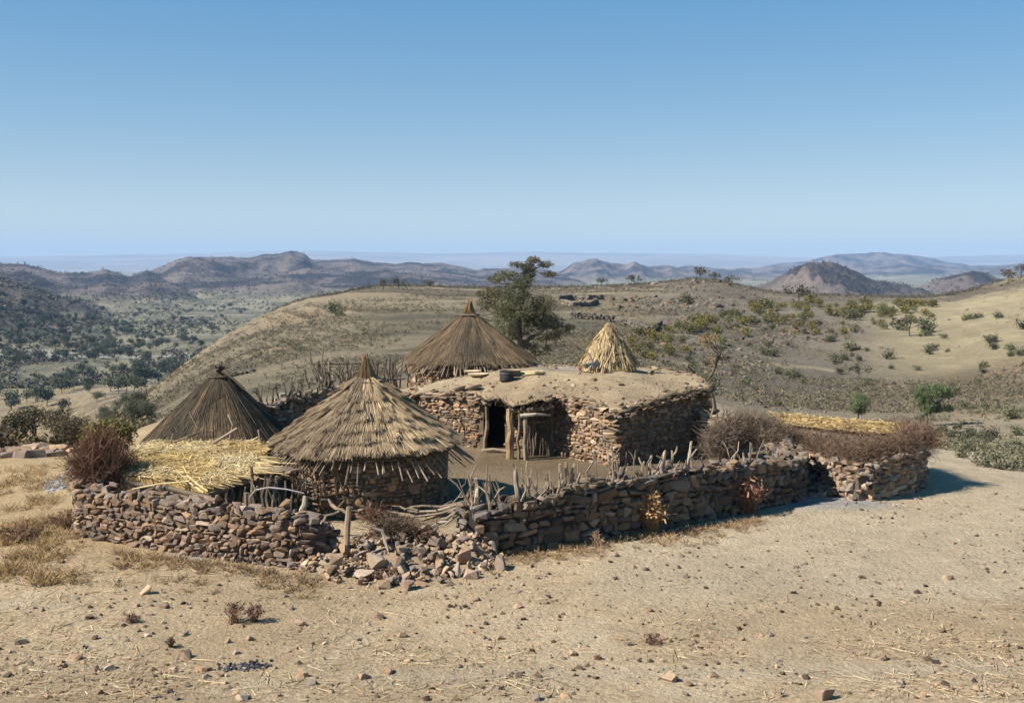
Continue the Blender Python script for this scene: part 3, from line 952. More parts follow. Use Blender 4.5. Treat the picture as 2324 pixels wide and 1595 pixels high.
cr = lerpc(cr, (.27, .24, .20), .8 * np.exp(-((Vr[:, 0] - 2.6) / 1.8) ** 2 - ((Vr[:, 1] - 39.8) / 1.3) ** 2))
cr = lerpc(cr, (.32, .255, .165), .7 * np.exp(-((Vr[:, 0] + 2.4) / 1.5) ** 2 - ((Vr[:, 1] - 39.2) / 1.8) ** 2))
cr = lerpc(cr, (.17, .12, .075), sstep(.05, .5, fbm(Vr[:, 0] * 1.4 + 3, Vr[:, 1] * 1.4, 4, 58)) * .35)
cr = cr * (1 + .22 * fbm(Vr[:, 0] * 2.2, Vr[:, 1] * 2.2, 4, 57))[:, None]
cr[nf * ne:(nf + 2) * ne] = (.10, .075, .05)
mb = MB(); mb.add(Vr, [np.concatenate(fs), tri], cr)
n = 1500                                                        # chopped straw trodden into the roof
q = rng.uniform(0, 1, n) ** .5; e = rng.integers(ne, size=n)
x = RCEN[0] + (edge[e, 0] - RCEN[0]) * q; y = RCEN[1] + (edge[e, 1] - RCEN[1]) * q
a = rng.uniform(0, 6.28, n); l = rng.uniform(.04, .16, n)
x2, y2 = x + np.cos(a) * l, y + np.sin(a) * l
ribbons(mb, np.stack([x, y, roofz(x, y) + .012], -1), np.stack([x2, y2, roofz(x2, y2) + .02], -1), np.full(n, .012), np.array([(.52, .40, .22)]) * rng.uniform(.6, 1.2, (n, 1)), np.tile((0, 0, 1.), (n, 1)))
roofo = mb.build("roof", M_EARTH, house, smooth=True)
mb = MB()                                                       # flat slabs along the rim
for i in range(ne):
    ex, ey = edge[i, :2]; dz = Zr[-1][i]
    tx, ty = edge[(i + 1) % ne, :2] - edge[i - 1, :2]
    an = math.atan2(ty, tx)
    dark_side = (ex > 3.0 and ey < 40)
    for r_ in range(3):
        if rng.random() < (.25 if -.9 < ex < 1.2 and ey < 38 else .9):
            ff = 1.0 - .03 * r_ + rng.normal(0, .012)
            put_stone(mb, (RCEN[0] + (ex - RCEN[0]) * ff, RCEN[1] + (ey - RCEN[1]) * ff, dz - .15 + .075 * r_ + rng.normal(0, .02)), (rng.uniform(.12, .38), rng.uniform(.14, .34), rng.uniform(.04, .11)), an, .18, stone_col((.95, .86, .76)))
mb.build("eave_slabs", M_STONE, house)
mb = MB()                                                       # clods and small stones lying about on the earth, denser to the rim
for i in range(420):
    q = 1 - abs(rng.normal(0, .28)); e_ = rng.integers(ne)
    if q < 0: continue
    x_ = RCEN[0] + (edge[e_, 0] - RCEN[0]) * q; y_ = RCEN[1] + (edge[e_, 1] - RCEN[1]) * q
    s_ = float(np.clip(rng.lognormal(-2.7, .5), .03, .2))
    put_stone(mb, (x_, y_, float(roofz(x_, y_)) + s_ * .1), (s_ * 1.3, s_, s_ * .6), rng.uniform(0, 6), .3, stone_col((1.0, .9, .78)))
tag(mb.build("roof_clods", M_STONE, house), kind='stuff')
for i in range(34):                                             # ends of the roof poles under the earth
    e_ = rng.choice(np.where((edge[:, 1] < 38.6) | (edge[:, 0] > 4))[0])
    if -.4 < edge[e_, 0] < 1.5 and edge[e_, 1] < 38: continue
    o_ = np.array([edge[e_, 0] - RCEN[0], edge[e_, 1] - RCEN[1]]); o_ /= np.linalg.norm(o_)
    a_ = rng.normal(0, .2); o_ = np.array([o_[0] * math.cos(a_) - o_[1] * math.sin(a_), o_[0] * math.sin(a_) + o_[1] * math.cos(a_)])
    l_ = rng.uniform(.0, .22); r_ = rng.uniform(.025, .045); z_ = Zr[-1][e_] - .15
    mbp = MB(); tube(mbp, [(edge[e_, 0] - o_[0] * .6, edge[e_, 1] - o_[1] * .6, z_ + .03), (edge[e_, 0] + o_[0] * l_, edge[e_, 1] + o_[1] * l_, z_)], r_, woodc(.9), 6, .12)
    mbp.build("roof_pole", M_WOOD, house)
mb = MB()                                                       # roof brush bristling along the dark side and over the porch
n = 900
e = np.array([i for i in range(ne) if (edge[i, 0] > 3.6 and edge[i, 1] < 39) or (-1.2 < edge[i, 0] < 1.4 and edge[i, 1] < 38)])
e = e[rng.integers(len(e), size=n)]
o_ = np.stack([edge[e, 0] - RCEN[0], edge[e, 1] - RCEN[1]], -1); o_ /= np.linalg.norm(o_, axis=1)[:, None]
p0 = np.stack([edge[e, 0] - o_[:, 0] * .12, edge[e, 1] - o_[:, 1] * .12, Zr[-1][e] - .12 + rng.uniform(-.1, .1, n)], -1) + rng.normal(0, .05, (n, 3))
p1 = p0 + np.stack([o_[:, 0] * rng.uniform(.1, .3, n), o_[:, 1] * rng.uniform(.1, .3, n), rng.uniform(-.12, .16, n)], -1) + rng.normal(0, .06, (n, 3))
ribbons(mb, p0, p1, np.full(n, .022), np.array([(.12, .09, .06)]) * rng.uniform(.5, 1.5, (n, 1)))
mb.build("roof_brush", M_TWIG, house)


def house_pole(x, y, z0, z1, r, k, lean=(0, 0), name="door_post", col=None):
    mb = MB()
    tube(mb, wander((x, y, z0), (x + lean[0], y + lean[1], z1), 6, .018), np.linspace(r, r * .85, 6), woodc(k) if col is None else col, 7, .12)
    return mb.build(name, M_WOOD, house)


house_pole(px(1100, 36.6), 36.55, -.05, 1.75, .075, 1.15, (.05, 0))
house_pole(px(1157, 34.9), 34.75, -.05, 1.55, .13, 1.0, (.03, 0), "porch_post", (.27, .185, .105))
house_pole(px(1177, 34.8), 34.65, -.05, 1.55, .05, 1.3, (-.02, 0), "porch_post")
house_pole(px(1194, 34.6), 34.5, -.05, 1.5, .08, 1.25, (-.05, 0), "porch_post")
for i in range(12):                                             # pole screen closing the porch on its right
    t = i / 11
    house_pole(px(1200, 35.2) + t * .80 + rng.normal(0, .01), 35.25 + .1 * t, -.05, 1.62 + rng.normal(0, .05), rng.uniform(.035, .055), .6, (rng.normal(0, .03), 0), "screen_pole")
mb = MB()
tube(mb, wander((px(1158, 34.8) - .1, 34.75, 1.54), (px(1245, 34.8) + .12, 34.8, 1.62), 5, .02), .06, woodc(1.1), 7, .15)
mb.build("lintel", M_WOOD, house)
mb = MB()
tube(mb, [(px(1180, 34.5), 34.48, 1.42), (px(1215, 34.5), 34.44, 1.47), (px(1250, 34.5), 34.7, 1.41)], [.06, .05, .03], woodc(1.5), 6, .2)
tube(mb, [(px(1196, 34.5), 34.5, 1.18), (px(1250, 34.9), 34.9, 1.20)], .02, woodc(1.2), 6, .2)
mb.build("crossbar", M_WOOD, house)
mb = MB()
tube(mb, [(-1.35, 36.5, 1.6), (-1.0, 36.4, 1.76), (-.5, 36.25, 1.76), (-.2, 36.0, 1.62)], [.04, .05, .05, .04], woodc(1.1), 6, .2)
mb.build("lintel", M_WOOD, house)
mb = MB()
tube(mb, [(-1.0, 36.0, .05), (-.6, 35.9, .12), (-.05, 35.8, .06)], [.07, .08, .06], woodc(1.35), 7, .25)
mb.build("doorstep_log", M_WOOD, house)
mb = MB()                                                       # brushwood laid under the porch roof
for i in range(16):
    t = rng.random()
    tube(mb, wander((.0 + t * 1.2 + rng.normal(0, .1), 34.5 + rng.uniform(0, .3), 1.60), (.1 + t * 1.3 + rng.normal(0, .2), 36.3, 1.78 + rng.uniform(0, .08)), 4, .03), .04, woodc(.7), 5, .2)
mb.build("porch_rafters", M_WOOD, house)

# ------------------------------------------------------------------ things on the house roof
def roof_hit(col, row):
    d = np.linspace(33, 45, 900); u = (col - CX) / F
    g = roofz(u * d, d) - (CH - (row - HZ) / F * d)
    k_ = int(np.argmax(g > 0)); return np.array([u * d[k_], d[k_], float(roofz(u * d[k_], d[k_]))])


def lathe(mb, c, prof, col, n=24, cap=True):
    prof = np.asarray(prof, float); a_ = np.arange(n) / n * 2 * np.pi
    v = np.stack([c[0] + prof[:, 0][:, None] * np.cos(a_), c[1] + prof[:, 0][:, None] * np.sin(a_), c[2] + prof[:, 1][:, None] + 0 * a_], -1).reshape(-1, 3)
    m_ = len(prof); i = np.arange(m_ - 1)[:, None] * n; j_ = np.arange(n)[None, :]; k_ = (j_ + 1) % n
    mb.add(v, np.stack([i + j_, i + k_, i + n + k_, i + n + j_], -1).reshape(-1, 4), col)


p = roof_hit(1150, 864)
pot = thing("cooking_pot", "black sooty round pot with straight sides, standing on the earth roof", "pot", tuple(p))
mb = MB()
lathe(mb, (p[0], p[1], p[2] - .03), [(0, .0), (.21, .0), (.24, .05), (.245, .25), (.22, .29), (.24, .33), (.265, .36), (.25, .37), (.22, .33), (.20, .1), (0, .08)], (.035, .033, .035))
mb.build("body", M_CLAY, pot, smooth=True)
mb = MB()
lathe(mb, (p[0], p[1], p[2] - .03), [(.243, .275), (.262, .29), (.262, .305), (.243, .315)], (.13, .12, .11))
mb.build("rim_band", M_CLAY, pot, smooth=True)
p = roof_hit(1160, 853)
mb = MB()
lathe(mb, (p[0], p[1], p[2] - .03), [(0, 0), (.2, 0), (.3, .14), (.35, .24), (.36, .25), (.33, .24), (.26, .14), (.18, .04), (0, .03)], (.25, .19, .12))
tag(mb.build("basket", M_BASKET, smooth=True), "wide brown basket just behind the black pot on the roof", "basket")
for (cx_, cy_, r_, lb) in ((1085, 850, .36, "flat round basketry tray, the nearer of two lying left of the black pot"), (1072, 843, .33, "flat round basketry tray, the farther of two lying left of the black pot")):
    p = roof_hit(cx_, cy_ + 3)
    mb = MB(); lathe(mb, (p[0], p[1], p[2] + .0), [(0, .01), (r_ * .8, .01), (r_, .07), (r_ * 1.02, .085), (r_ * .97, .085), (r_ * .78, .035), (0, .03)], (.45, .34, .22))
    tag(mb.build("basket_tray", M_BASKET, smooth=True), lb, "tray", "basketry trays drying on the roof")
p = roof_hit(1200, 847)
mb = MB()
gx, gy = np.meshgrid(np.linspace(-.5, .5, 20), np.linspace(-.34, .34, 14), indexing='ij')
zz = roofz(p[0] + gx, p[1] + gy) + .035 + .02 * fbm(gx * 3, gy * 3, 3, 55) + .01 * (np.abs(gx) / .62)
v = np.stack([p[0] + gx, p[1] + gy, zz], -1).reshape(-1, 3)
i = np.arange(19)[:, None] * 14; j = np.arange(13)[None, :]
mat_f = np.stack([i + j, i + 14 + j, i + 15 + j, i + j + 1], -1).reshape(-1, 4)
mb.add(v, mat_f, (.42, .335, .17)); mb.add(v - np.array([0, 0, .03]), mat_f[:, ::-1], (.4, .32, .15))
tag(mb.build("grain_mat", M_STRAW), "yellowish mat of grain spread on the roof right of the pot", "mat")
p = roof_hit(1228, 850)
mb = MB(); put_stone(mb, (p[0], p[1], p[2] + .04), (.45, .2, .12), .4, .1, np.array((.18, .14, .1)))
tag(mb.build("roof_stone", M_STONE), "dark flat stone weighing down the yellow mat's right end", "stone")
for c_, r_, lb in ((1318, 838, "small brown lump at the left foot of the straw stack"), (1372, 842, "upright brown peg-like stone in front of the straw stack")):
    p = roof_hit(c_, r_ + 4)
    mb = MB(); put_stone(mb, (p[0], p[1], p[2] + .08), (.2, .2, .26), .3, .2, np.array((.2, .13, .09)))
    tag(mb.build("roof_stone", M_STONE), lb, "stone")
for c_, lb in ((1042, "left one of two small clay bowls on the wall ledge at the house's left"), (1073, "right one of two small clay bowls on the wall ledge at the house's left")):
    dd = 37.15 if c_ < 1060 else 36.95
    xx = px(c_, dd); z_ = float(roofz(xx, dd)) + .0
    mb = MB(); lathe(mb, (xx, dd, z_), [(0, 0), (.12, 0), (.2, .1), (.23, .2), (.21, .2), (.17, .1), (0, .03)], (.24, .175, .12))
    tag(mb.build("clay_bowl", M_CLAY, smooth=True), lb, "bowl", "bowls on the wall ledge")

# straw stack
p = roof_hit(1387, 843); sx, sy, sz = p[0], p[1] + .9, float(roofz(p[0], p[1] + .9))
stack = thing("straw_stack", "tall conical stack of golden straw on the back of the earth roof", "straw stack", (sx, sy, sz))
mb = MB()
SH = CH - (742 - HZ) / F * sy - sz
n = 4200
t0 = rng.uniform(0, .9, n); a = rng.uniform(0, 2 * np.pi, n)


def srad(t): return 1.02 * np.clip(1 - t, 0, 1) ** .8 + .05


t1 = np.clip(t0 + rng.uniform(.15, .4, n), 0, 1.04)
a1 = a + rng.normal(0, .12, n)
wob = 1 + .16 * vnoise(a * 2.2, t0 * 4, 61)
v0 = np.stack([sx + srad(t0) * wob * np.cos(a), sy + srad(t0) * wob * np.sin(a), sz + t0 * SH - .04], -1) + rng.normal(0, .05, (n, 3))
v1 = np.stack([sx + srad(t1) * wob * .97 * np.cos(a1), sy + srad(t1) * wob * .97 * np.sin(a1), sz + t1 * SH], -1) + rng.normal(0, .04, (n, 3))
ribbons(mb, v0, v1, rng.uniform(.012, .03, n), lerpc((.50, .385, .22), (.34, .23, .12), rng.uniform(0, 1, n) ** 2) * rng.uniform(.45, 1.35, (n, 1)), np.stack([np.cos(a), np.sin(a), .3 + 0 * a], -1) + rng.normal(0, .4, (n, 3)))
lathe(mb, (sx, sy, sz - .05), [(.95 * float(srad(t)) , t * SH) for t in np.linspace(0, .97, 9)], (.30, .21, .09))
mb.build("straw", M_STRAW, stack)
mb = MB()
aa = np.linspace(0, 2 * np.pi, 30)
tube(mb, np.stack([sx + .74 * np.cos(aa), sy + .74 * np.sin(aa), sz + .40 * SH + .07 * np.cos(aa)], -1), .025, (.24, .16, .08), 5, .2)
mb.build("binding_rope", M_STRAW, stack)
mb = MB()
tube(mb, [(px(1318, sy - .9), sy - 1.0, pz(785, sy - 1)), (px(1338, sy - .9), sy - .95, pz(806, sy - 1)), (px(1345, sy - .9), sy - .9, pz(822, sy - .9)), (px(1333, sy - .9), sy - 1.0, pz(842, sy - .9))], [.02, .03, .04, .04], woodc(1.2), 6, .15)
tag(mb.build("leaning_stick", M_WOOD), "crooked pale stick leaning on the left side of the straw stack", "stick")
for c_, lb in ((1336, "left one of two pale flat slabs propped against the straw stack"), (1352, "right one of two pale flat slabs propped against the straw stack")):
    mb = MB(); put_stone(mb, (px(c_, sy - .95), sy - .95, pz(829, sy - .95)), (.34, .08, .26), .3, .25, np.array((.24, .22, .19)))
    tag(mb.build("stone_slab", M_STONE), lb, "slab", "slabs propped on the straw stack")

# ------------------------------------------------------------------ compound walls
def wall_thing(label, path, thick=.55, size=(.27, .15), group="dry stone walls of the compound", name="dry_stone_wall", **kw):
    p0 = path[len(path) // 2]
    w = thing(name, label, "stone wall", (p0[0], p0[1], 0), group)
    mb = MB(); stone_wall(mb, path, thick, size, **kw)
    mb.build("stonework", M_STONE, w)
    return w


def at(col, d, row): return (px(col, d), d, pz(row, d))


WL = [at(232, 29.0, 1060), at(200, 26.6, 1083), at(198, 25.3, 1103), (px(205, 25.0), 25.0, .98), at(300, 24.4, 1122), at(380, 23.9, 1132), at(450, 23.4, 1140), at(560, 22.9, 1150), at(660, 22.6, 1160), at(715, 22.6, 1172), at(745, 22.9, 1200)]
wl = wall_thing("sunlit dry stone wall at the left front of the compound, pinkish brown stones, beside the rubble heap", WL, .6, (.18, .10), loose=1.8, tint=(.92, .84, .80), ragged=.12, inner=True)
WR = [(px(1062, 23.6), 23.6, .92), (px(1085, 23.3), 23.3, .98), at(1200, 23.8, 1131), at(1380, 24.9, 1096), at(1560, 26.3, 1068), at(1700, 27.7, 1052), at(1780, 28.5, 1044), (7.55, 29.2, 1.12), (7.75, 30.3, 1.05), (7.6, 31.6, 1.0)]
wr = wall_thing("long shaded dry stone wall running across the right front, topped with pale upright stakes", WR, .6, (.28, .15), loose=1.2, ragged=.14, tint=(.72, .71, .70), core=(.045, .038, .033))  # stone tint lowered to deepen the shade on this wall
PR, SR = resample(WR, .1)


def along(P, t):
    i_ = min(len(P) - 1, max(0, int(t * (len(P) - 1)))); return P[i_]


for i in range(80):                                             # stakes set along the top of the right wall
    t = rng.choice([rng.uniform(.0, .34), rng.uniform(.0, .34), rng.uniform(.34, .66)])
    x, y, z = along(PR, t)
    h = rng.uniform(.15, .9) ** 1.1 * (1.1 if t < .3 else .85)
    stake(wr, x + rng.normal(0, .06), y + rng.normal(0, .1), z - .18, h + .12, (rng.normal(0.03, .19), rng.normal(0, .08)), rng.uniform(.012, .04), 1.2, rng.random() < .3)
for cx_, hh in ((1270, .5), (1285, .52), (1300, .5), (1176, .62), (1110, .5), (1083, .55)):
    x, y, z = PR[np.argmin(np.abs(PR[:60, 0] - px(cx_, 24.3)))]
    stake(wr, x, y, z - .15, hh + .25, (rng.normal(.02, .05), 0), .06, 1.3)
for cx_, hh in ((1500, .52), (1540, .50), (1560, .68), (1575, .62), (1470, .45), (1455, .4)):
    x, y, z = PR[np.argmin(np.abs(PR[:95, 0] - px(cx_, 26)))]
    stake(wr, x, y, z - .15, hh + .15, (rng.normal(.02, .06), 0), .045, 1.4, True)

WB = [(-9.2, 34.6, 1.55), (-7.6, 36.6, 1.62), (-6.5, 38.6, 1.68), (-5.2, 41.6, 1.75)]
wb = wall_thing("dark shaded stone wall with a palisade of dry sticks behind the huts, between two thatched roofs", WB, .5, (.3, .16), ragged=.16, inner=False)
PB, _ = resample(WB, .1)
for i in range(64):
    t = rng.uniform(.2, 1.0)
    x, y, z = along(PB, t)
    stake(wb, x + rng.normal(0, .08), y + rng.normal(0, .1), z - .2, rng.uniform(.5, 1.1) * (.7 + .5 * t), (rng.normal(0, .16), rng.normal(0, .08)), rng.uniform(.025, .05), 1.0 if rng.random() < .4 else .5, rng.random() < .35)
for i in range(9):
    x, y = px(728 + 3.2 * i, 41), 41 - .1 * i
    stake(wb, x + rng.normal(0, .05), y, 1.3, rng.uniform(1.0, 1.75), (-.28 + rng.normal(0, .08), 0), rng.uniform(.035, .055), .85)

# back fence beside the rear hut, with a rail
rail = thing("stick_fence", "dark fence of rough poles with a rail, joining the rear hut behind the topknot", "fence", (px(880, 43), 43, 0))
for i in range(24):
    cx_ = 842 + 3.2 * i
    stake(rail, px(cx_, 43.5) + rng.normal(0, .05), 43.5 + rng.normal(0, .1), .1, rng.uniform(1.5, 2.5), (rng.normal(-.05, .13), 0), rng.uniform(.03, .05), .5, rng.random() < .3, "pole")
mb = MB()
tube(mb, wander((px(835, 43.3), 43.3, pz(882, 43.3)), (px(915, 43.3), 43.3, pz(881, 43.3)), 5, .01), .05, woodc(.7), 6, .15)
mb.build("rail", M_WOOD, rail)
rl = thing("pole_frame", "simple horizontal pole carried on forked uprights behind the front hut's roof", "pole frame", (px(780, 44), 44, 0))
mb = MB(); tube(mb, wander((px(703, 44), 44, pz(826, 44)), (px(858, 44), 44.3, pz(824, 44)), 6, .008), .05, woodc(1.0), 6, .15); mb.build("crossbar", M_WOOD, rl)
for cx_ in (748, 787, 856):
    mb = MB(); tube(mb, wander((px(cx_, 44) + .05, 44, .1), (px(cx_, 44), 44, pz(820, 44)), 5, .012), .055, woodc(1.0), 6, .15); mb.build("upright", M_WOOD, rl)

# ------------------------------------------------------------------ straw-roofed shed at the left
shed = thing("straw_shed", "low shed roofed with a thick bed of bright golden straw, behind the left wall", "shed", (-8.6, 28.5, 0))
SP = np.array([at(263, 27.6, 1012)[:2] + (1.26,), at(283, 26.0, 1050)[:2] + (1.15,), at(380, 25.6, 1075)[:2] + (1.1,), at(470, 25.2, 1095)[:2] + (1.0,), at(560, 25.8, 1045)[:2] + (1.22,), at(608, 28.3, 1005)[:2] + (1.36,), at(585, 30.4, 1000)[:2] + (1.26,), at(340, 30.2, 1000)[:2] + (1.24,), at(263, 27.6, 1012)[:2] + (1.26,)])
se, _ = resample(SP, .14); se = se[:-1]
scn = np.array([-8.4, 28.2]); SZ = 1.34
nf, ne = 16, len(se)
SA = np.arctan2(se[:, 1] - scn[1], se[:, 0] - scn[0]); SRR = np.hypot(se[:, 0] - scn[0], se[:, 1] - scn[1]); od = np.argsort(SA)


def shedz(x, y):
    a_ = np.arctan2(y - scn[1], x - scn[0]); r_ = np.hypot(x - scn[0], y - scn[1])
    f_ = np.clip(r_ / np.interp(a_, SA[od], SRR[od], period=2 * np.pi), 0, 1)
    ze_ = np.interp(a_, SA[od], se[od, 2], period=2 * np.pi)
    return ze_ + (SZ - ze_) * (1 - f_ ** 1.6) + .07 * fbm(x * 1.6, y * 1.6, 4, 63) + .03


fr = np.linspace(.06, 1, nf)
X = scn[0] + (se[:, 0] - scn[0])[None] * fr[:, None]; Y = scn[1] + (se[:, 1] - scn[1])[None] * fr[:, None]
Z = shedz(X, Y)
v = np.concatenate([np.stack([X, Y, Z - .05], -1).reshape(-1, 3), np.stack([X[-1], Y[-1], Z[-1] - .16], -1), np.stack([X[0], Y[0], Z[0] * 0 + 1.12], -1)])
j = np.arange(ne); k = (j + 1) % ne
fs = [np.stack([i * ne + j, (i + 1) * ne + j, (i + 1) * ne + k, i * ne + k], -1) for i in range(nf + 1)]
mb = MB(); mb.add(v, np.concatenate(fs), (.42, .28, .11))
n = 11000
q = rng.uniform(0, 1, n) ** .5; e = rng.integers(ne, size=n)
x = scn[0] + (se[e, 0] - scn[0]) * q; y = scn[1] + (se[e, 1] - scn[1]) * q
a = rng.uniform(0, 6.28, n); l = rng.uniform(.08, .34, n)
x2, y2 = x + np.cos(a) * l * .8, y + np.sin(a) * l * .8
hgt = rng.uniform(-.03, .06, n)
kk = vnoise(x * 1.3, y * 1.3, 64)
cc = lerpc((.52, .375, .165), (.60, .49, .28), sstep(-.2, .5, kk)) * rng.uniform(.55, 1.15, (n, 1))
cc = lerpc(cc, (.38, .225, .075), (sstep(.1, .5, vnoise(x * .9 + 4, y * .9, 65)) * .6))
ribbons(mb, np.stack([x, y, shedz(x, y) + hgt], -1), np.stack([x2, y2, shedz(x2, y2) + hgt + rng.normal(0, .03, n)], -1), rng.uniform(.010, .024, n), cc, np.tile((0, 0, 1.), (n, 1)) + rng.normal(0, .3, (n, 3)))
n = 500                                                         # long stalks hanging over the front edge
e = np.where(se[:, 1] < 27)[0]; e = e[rng.integers(len(e), size=n)]
x = se[e, 0] + rng.normal(0, .08, n); y = se[e, 1] + rng.uniform(.0, .5, n)
z = shedz(x, y) + .02
ribbons(mb, np.stack([x, y, z], -1), np.stack([x + rng.normal(.35, .3, n), y - rng.uniform(.05, .3, n), z - rng.uniform(.0, .09, n)], -1), np.full(n, .022), np.array([(.54, .41, .21)]) * rng.uniform(.55, 1.15, (n, 1)))
mb.build("straw_roof", M_STRAW, shed)
for i in range(22):                                             # posts and crooked sticks under its front edge
    cx_ = rng.choice([rng.uniform(285, 480), rng.uniform(495, 560), rng.uniform(495, 570)])
    d_ = 25.3 + rng.uniform(-.2, .5)
    big = cx_ > 490
    stake(shed, px(cx_, d_), d_, .3 if not big else .15, rng.uniform(.7, .98) if big else rng.uniform(.55, .85), (rng.normal(0.05 if big else 0, .12), 0), rng.uniform(.035, .075) if big else rng.uniform(.025, .045), .95, not big, "post")
for c0, d0 in ((275, 29.5), (400, 30.0), (590, 30.0), (270, 27.4), (600, 28.3)):
    stake(shed, px(c0, d0), d0, -.05, 1.3, (0, 0), .07, .8, False, "post")
mb = MB()                                                       # beams below the straw
for (c0, d0, z0), (c1, d1, z1) in (((285, 25.9, 1.02), (475, 25.1, .84)), ((470, 25.1, .86), (585, 26.0, 1.14)), ((330, 25.7, .80), (500, 25.0, .78)), ((280, 26.0, 1.0), (270, 30, 1.15)), ((560, 25.9, 1.08), (610, 30, 1.25))):
    tube(mb, wander((px(c0, d0), d0, z0), (px(c1, d1), d1, z1), 5, .012), .055, woodc(1.1), 6, .15)
mb.build("beam", M_WOOD, shed)
mb = MB()
stone_wall(mb, [(px(290, 26.6), 26.6, .85), (px(470, 26.3), 26.3, .85)], .3, (.25, .14), inner=False, zb=-.1)
mb.build("back_stones", M_STONE, shed)
for (a_, b_, c_, r_, lb) in (((450, 972, 29.3), (430, 935, 29.3), None, .022, "short pale stick leaning on the dark thatch above the straw shed"),
                            ((520, 1000, 29.2), (517, 940, 29.3), (528, 965, 29.2), .028, "curved pale stick standing at the back of the straw bed"),
                            ((483, 1006, 28.8), (538, 972, 29.0), None, .045, "thick brown log lying aslant on the straw bed"),
                            ((395, 1003, 29.0), (452, 982, 29.3), (425, 992, 29), .03, "dark twisted branch lying at the back edge of the straw bed"),
                            ((387, 1004, 28.6), (393, 984, 28.6), None, .028, "short forked stub poking up from the straw bed, left of the log"),
                            ((590, 998, 29.6), (587, 975, 29.6), None, .03, "short upright peg at the right end of the straw bed")):
    pts = [at(a_[0], a_[2], a_[1])] + ([at(c_[0], c_[2], c_[1])] if c_ else []) + [at(b_[0], b_[2], b_[1])]
    mb = MB(); tube(mb, pts, r_, woodc(1.2), 6, .2)
    tag(mb.build("loose_stick", M_WOOD), lb, "stick", "sticks lying on the straw shed")

# ------------------------------------------------------------------ gate of sticks between shed and front hut
gate = thing("stick_gate", "rough gate of upright sticks under a slab lintel, between straw shed and front hut", "gate", (px(620, 24.6), 24.6, 0))
for cx_, rt, kk_ in ((578, 1062, .9), (588, 1078, .9), (598, 1082, .8), (607, 1086, 1.2), (616, 1080, .9), (624, 1082, 1.3), (634, 1090, .9), (645, 1092, .8), (655, 1097, 1.0), (668, 1100, .7)):
    d_ = 24.4 + rng.uniform(-.15, .15)
    stake(gate, px(cx_, d_), d_, .55, pz(rt, d_) - .55, (rng.normal(0, .06), 0), rng.uniform(.03, .05), kk_, False, "upright_stick")
mb = MB()
for i in range(7):
    c0 = 588 + 12 * i
    put_stone(mb, at(c0, 26.2, 1071 + rng.normal(0, 2)), (rng.uniform(.3, .5), .5, .07), rng.normal(0, .2), .06, stone_col((1.2, 1.05, .9)))
    if i % 2: put_stone(mb, at(c0, 26.2, 1064), (.4, .45, .07), rng.normal(0, .2), .06, stone_col((1.2, 1.05, .9)))
tube(mb, [at(580, 26.2, 1076), at(672, 26.2, 1078)], .05, woodc(.8), 6, .1)
mb.build("slab_lintel", M_STONE, gate)
mb = MB(); stone_wall(mb, [(px(574, 27.0), 27.0, .9), (px(625, 26.6), 26.6, .95)], .3, (.25, .14), inner=False, zb=-.1); mb.build("side_stones", M_STONE, gate)
for cx_ in (578, 672):
    stake(gate, px(cx_, 26.2), 26.2, 0, 1.1, (0, 0), .05, .7, False, "upright_stick")
mb = MB()
tube(mb, [at(568, 23.6, 1128), at(580, 23.5, 1112), at(610, 23.4, 1106), at(650, 23.3, 1110), at(690, 23.2, 1119)], [.018, .022, .022, .018, .012], np.array((.29, .265, .25)), 6, .12)
tube(mb, [at(580, 23.5, 1112), at(575, 23.5, 1100), at(566, 23.5, 1092)], [.02, .014, .009], np.array((.29, .265, .25)), 6, .12)
tag(mb.build("curved_branch", M_WOOD), "pale grey forked branch laid in an arc before the stick gate", "branch")
mb = MB()
tube(mb, [at(558, 23.0, 1118), at(559, 23.0, 1150)], .045, woodc(1.2), 6, .12)
tag(mb.build("wooden_post", M_WOOD), "short grey peg standing on the left wall before the stick gate", "post")
mb = MB()
tube(mb, [at(693, 23.0, 1125), at(692, 22.95, 1145), at(682, 22.9, 1165)], [.05, .06, .075], woodc(1.05), 7, .12)
tag(mb.build("wooden_post", M_WOOD), "curved brown stump standing on the left wall's right end", "post")
for pts, lb in (([at(300, 24.3, 1110), at(360, 24.0, 1098), at(430, 23.8, 1092)], "long thin yellow stalk lying along the top of the left wall"),
                ([at(400, 24.2, 1066), at(430, 24.0, 1095), at(462, 23.6, 1118)], "yellow stalk slanting from the straw bed down to the wall"),
                ([at(425, 24.2, 1078), at(445, 24.0, 1096), at(472, 23.7, 1115)], "second, shorter yellow stalk slanting beside the first above the wall")):
    mb = MB(); tube(mb, pts, .018, (.55, .42, .22), 5, .1)
    tag(mb.build("straw_stalk", M_STRAW), lb, "stalk", "stalks on the left wall")

# ------------------------------------------------------------------ rubble heap, brushwood and post in the breach of the wall
def heap(x, y):
    a_ = np.exp(-(((x + 2.35) / 1.25) ** 2) - (((y - 23.1) / 1.35) ** 2)) * .52
    b_ = np.exp(-(((x + .95) / .6) ** 2) - (((y - 23.0) / .7) ** 2)) * .55
    c_ = np.exp(-(((x + 3.7) / .7) ** 2) - (((y - 22.5) / .5) ** 2)) * .35
    return np.maximum(np.maximum(a_, b_), c_)


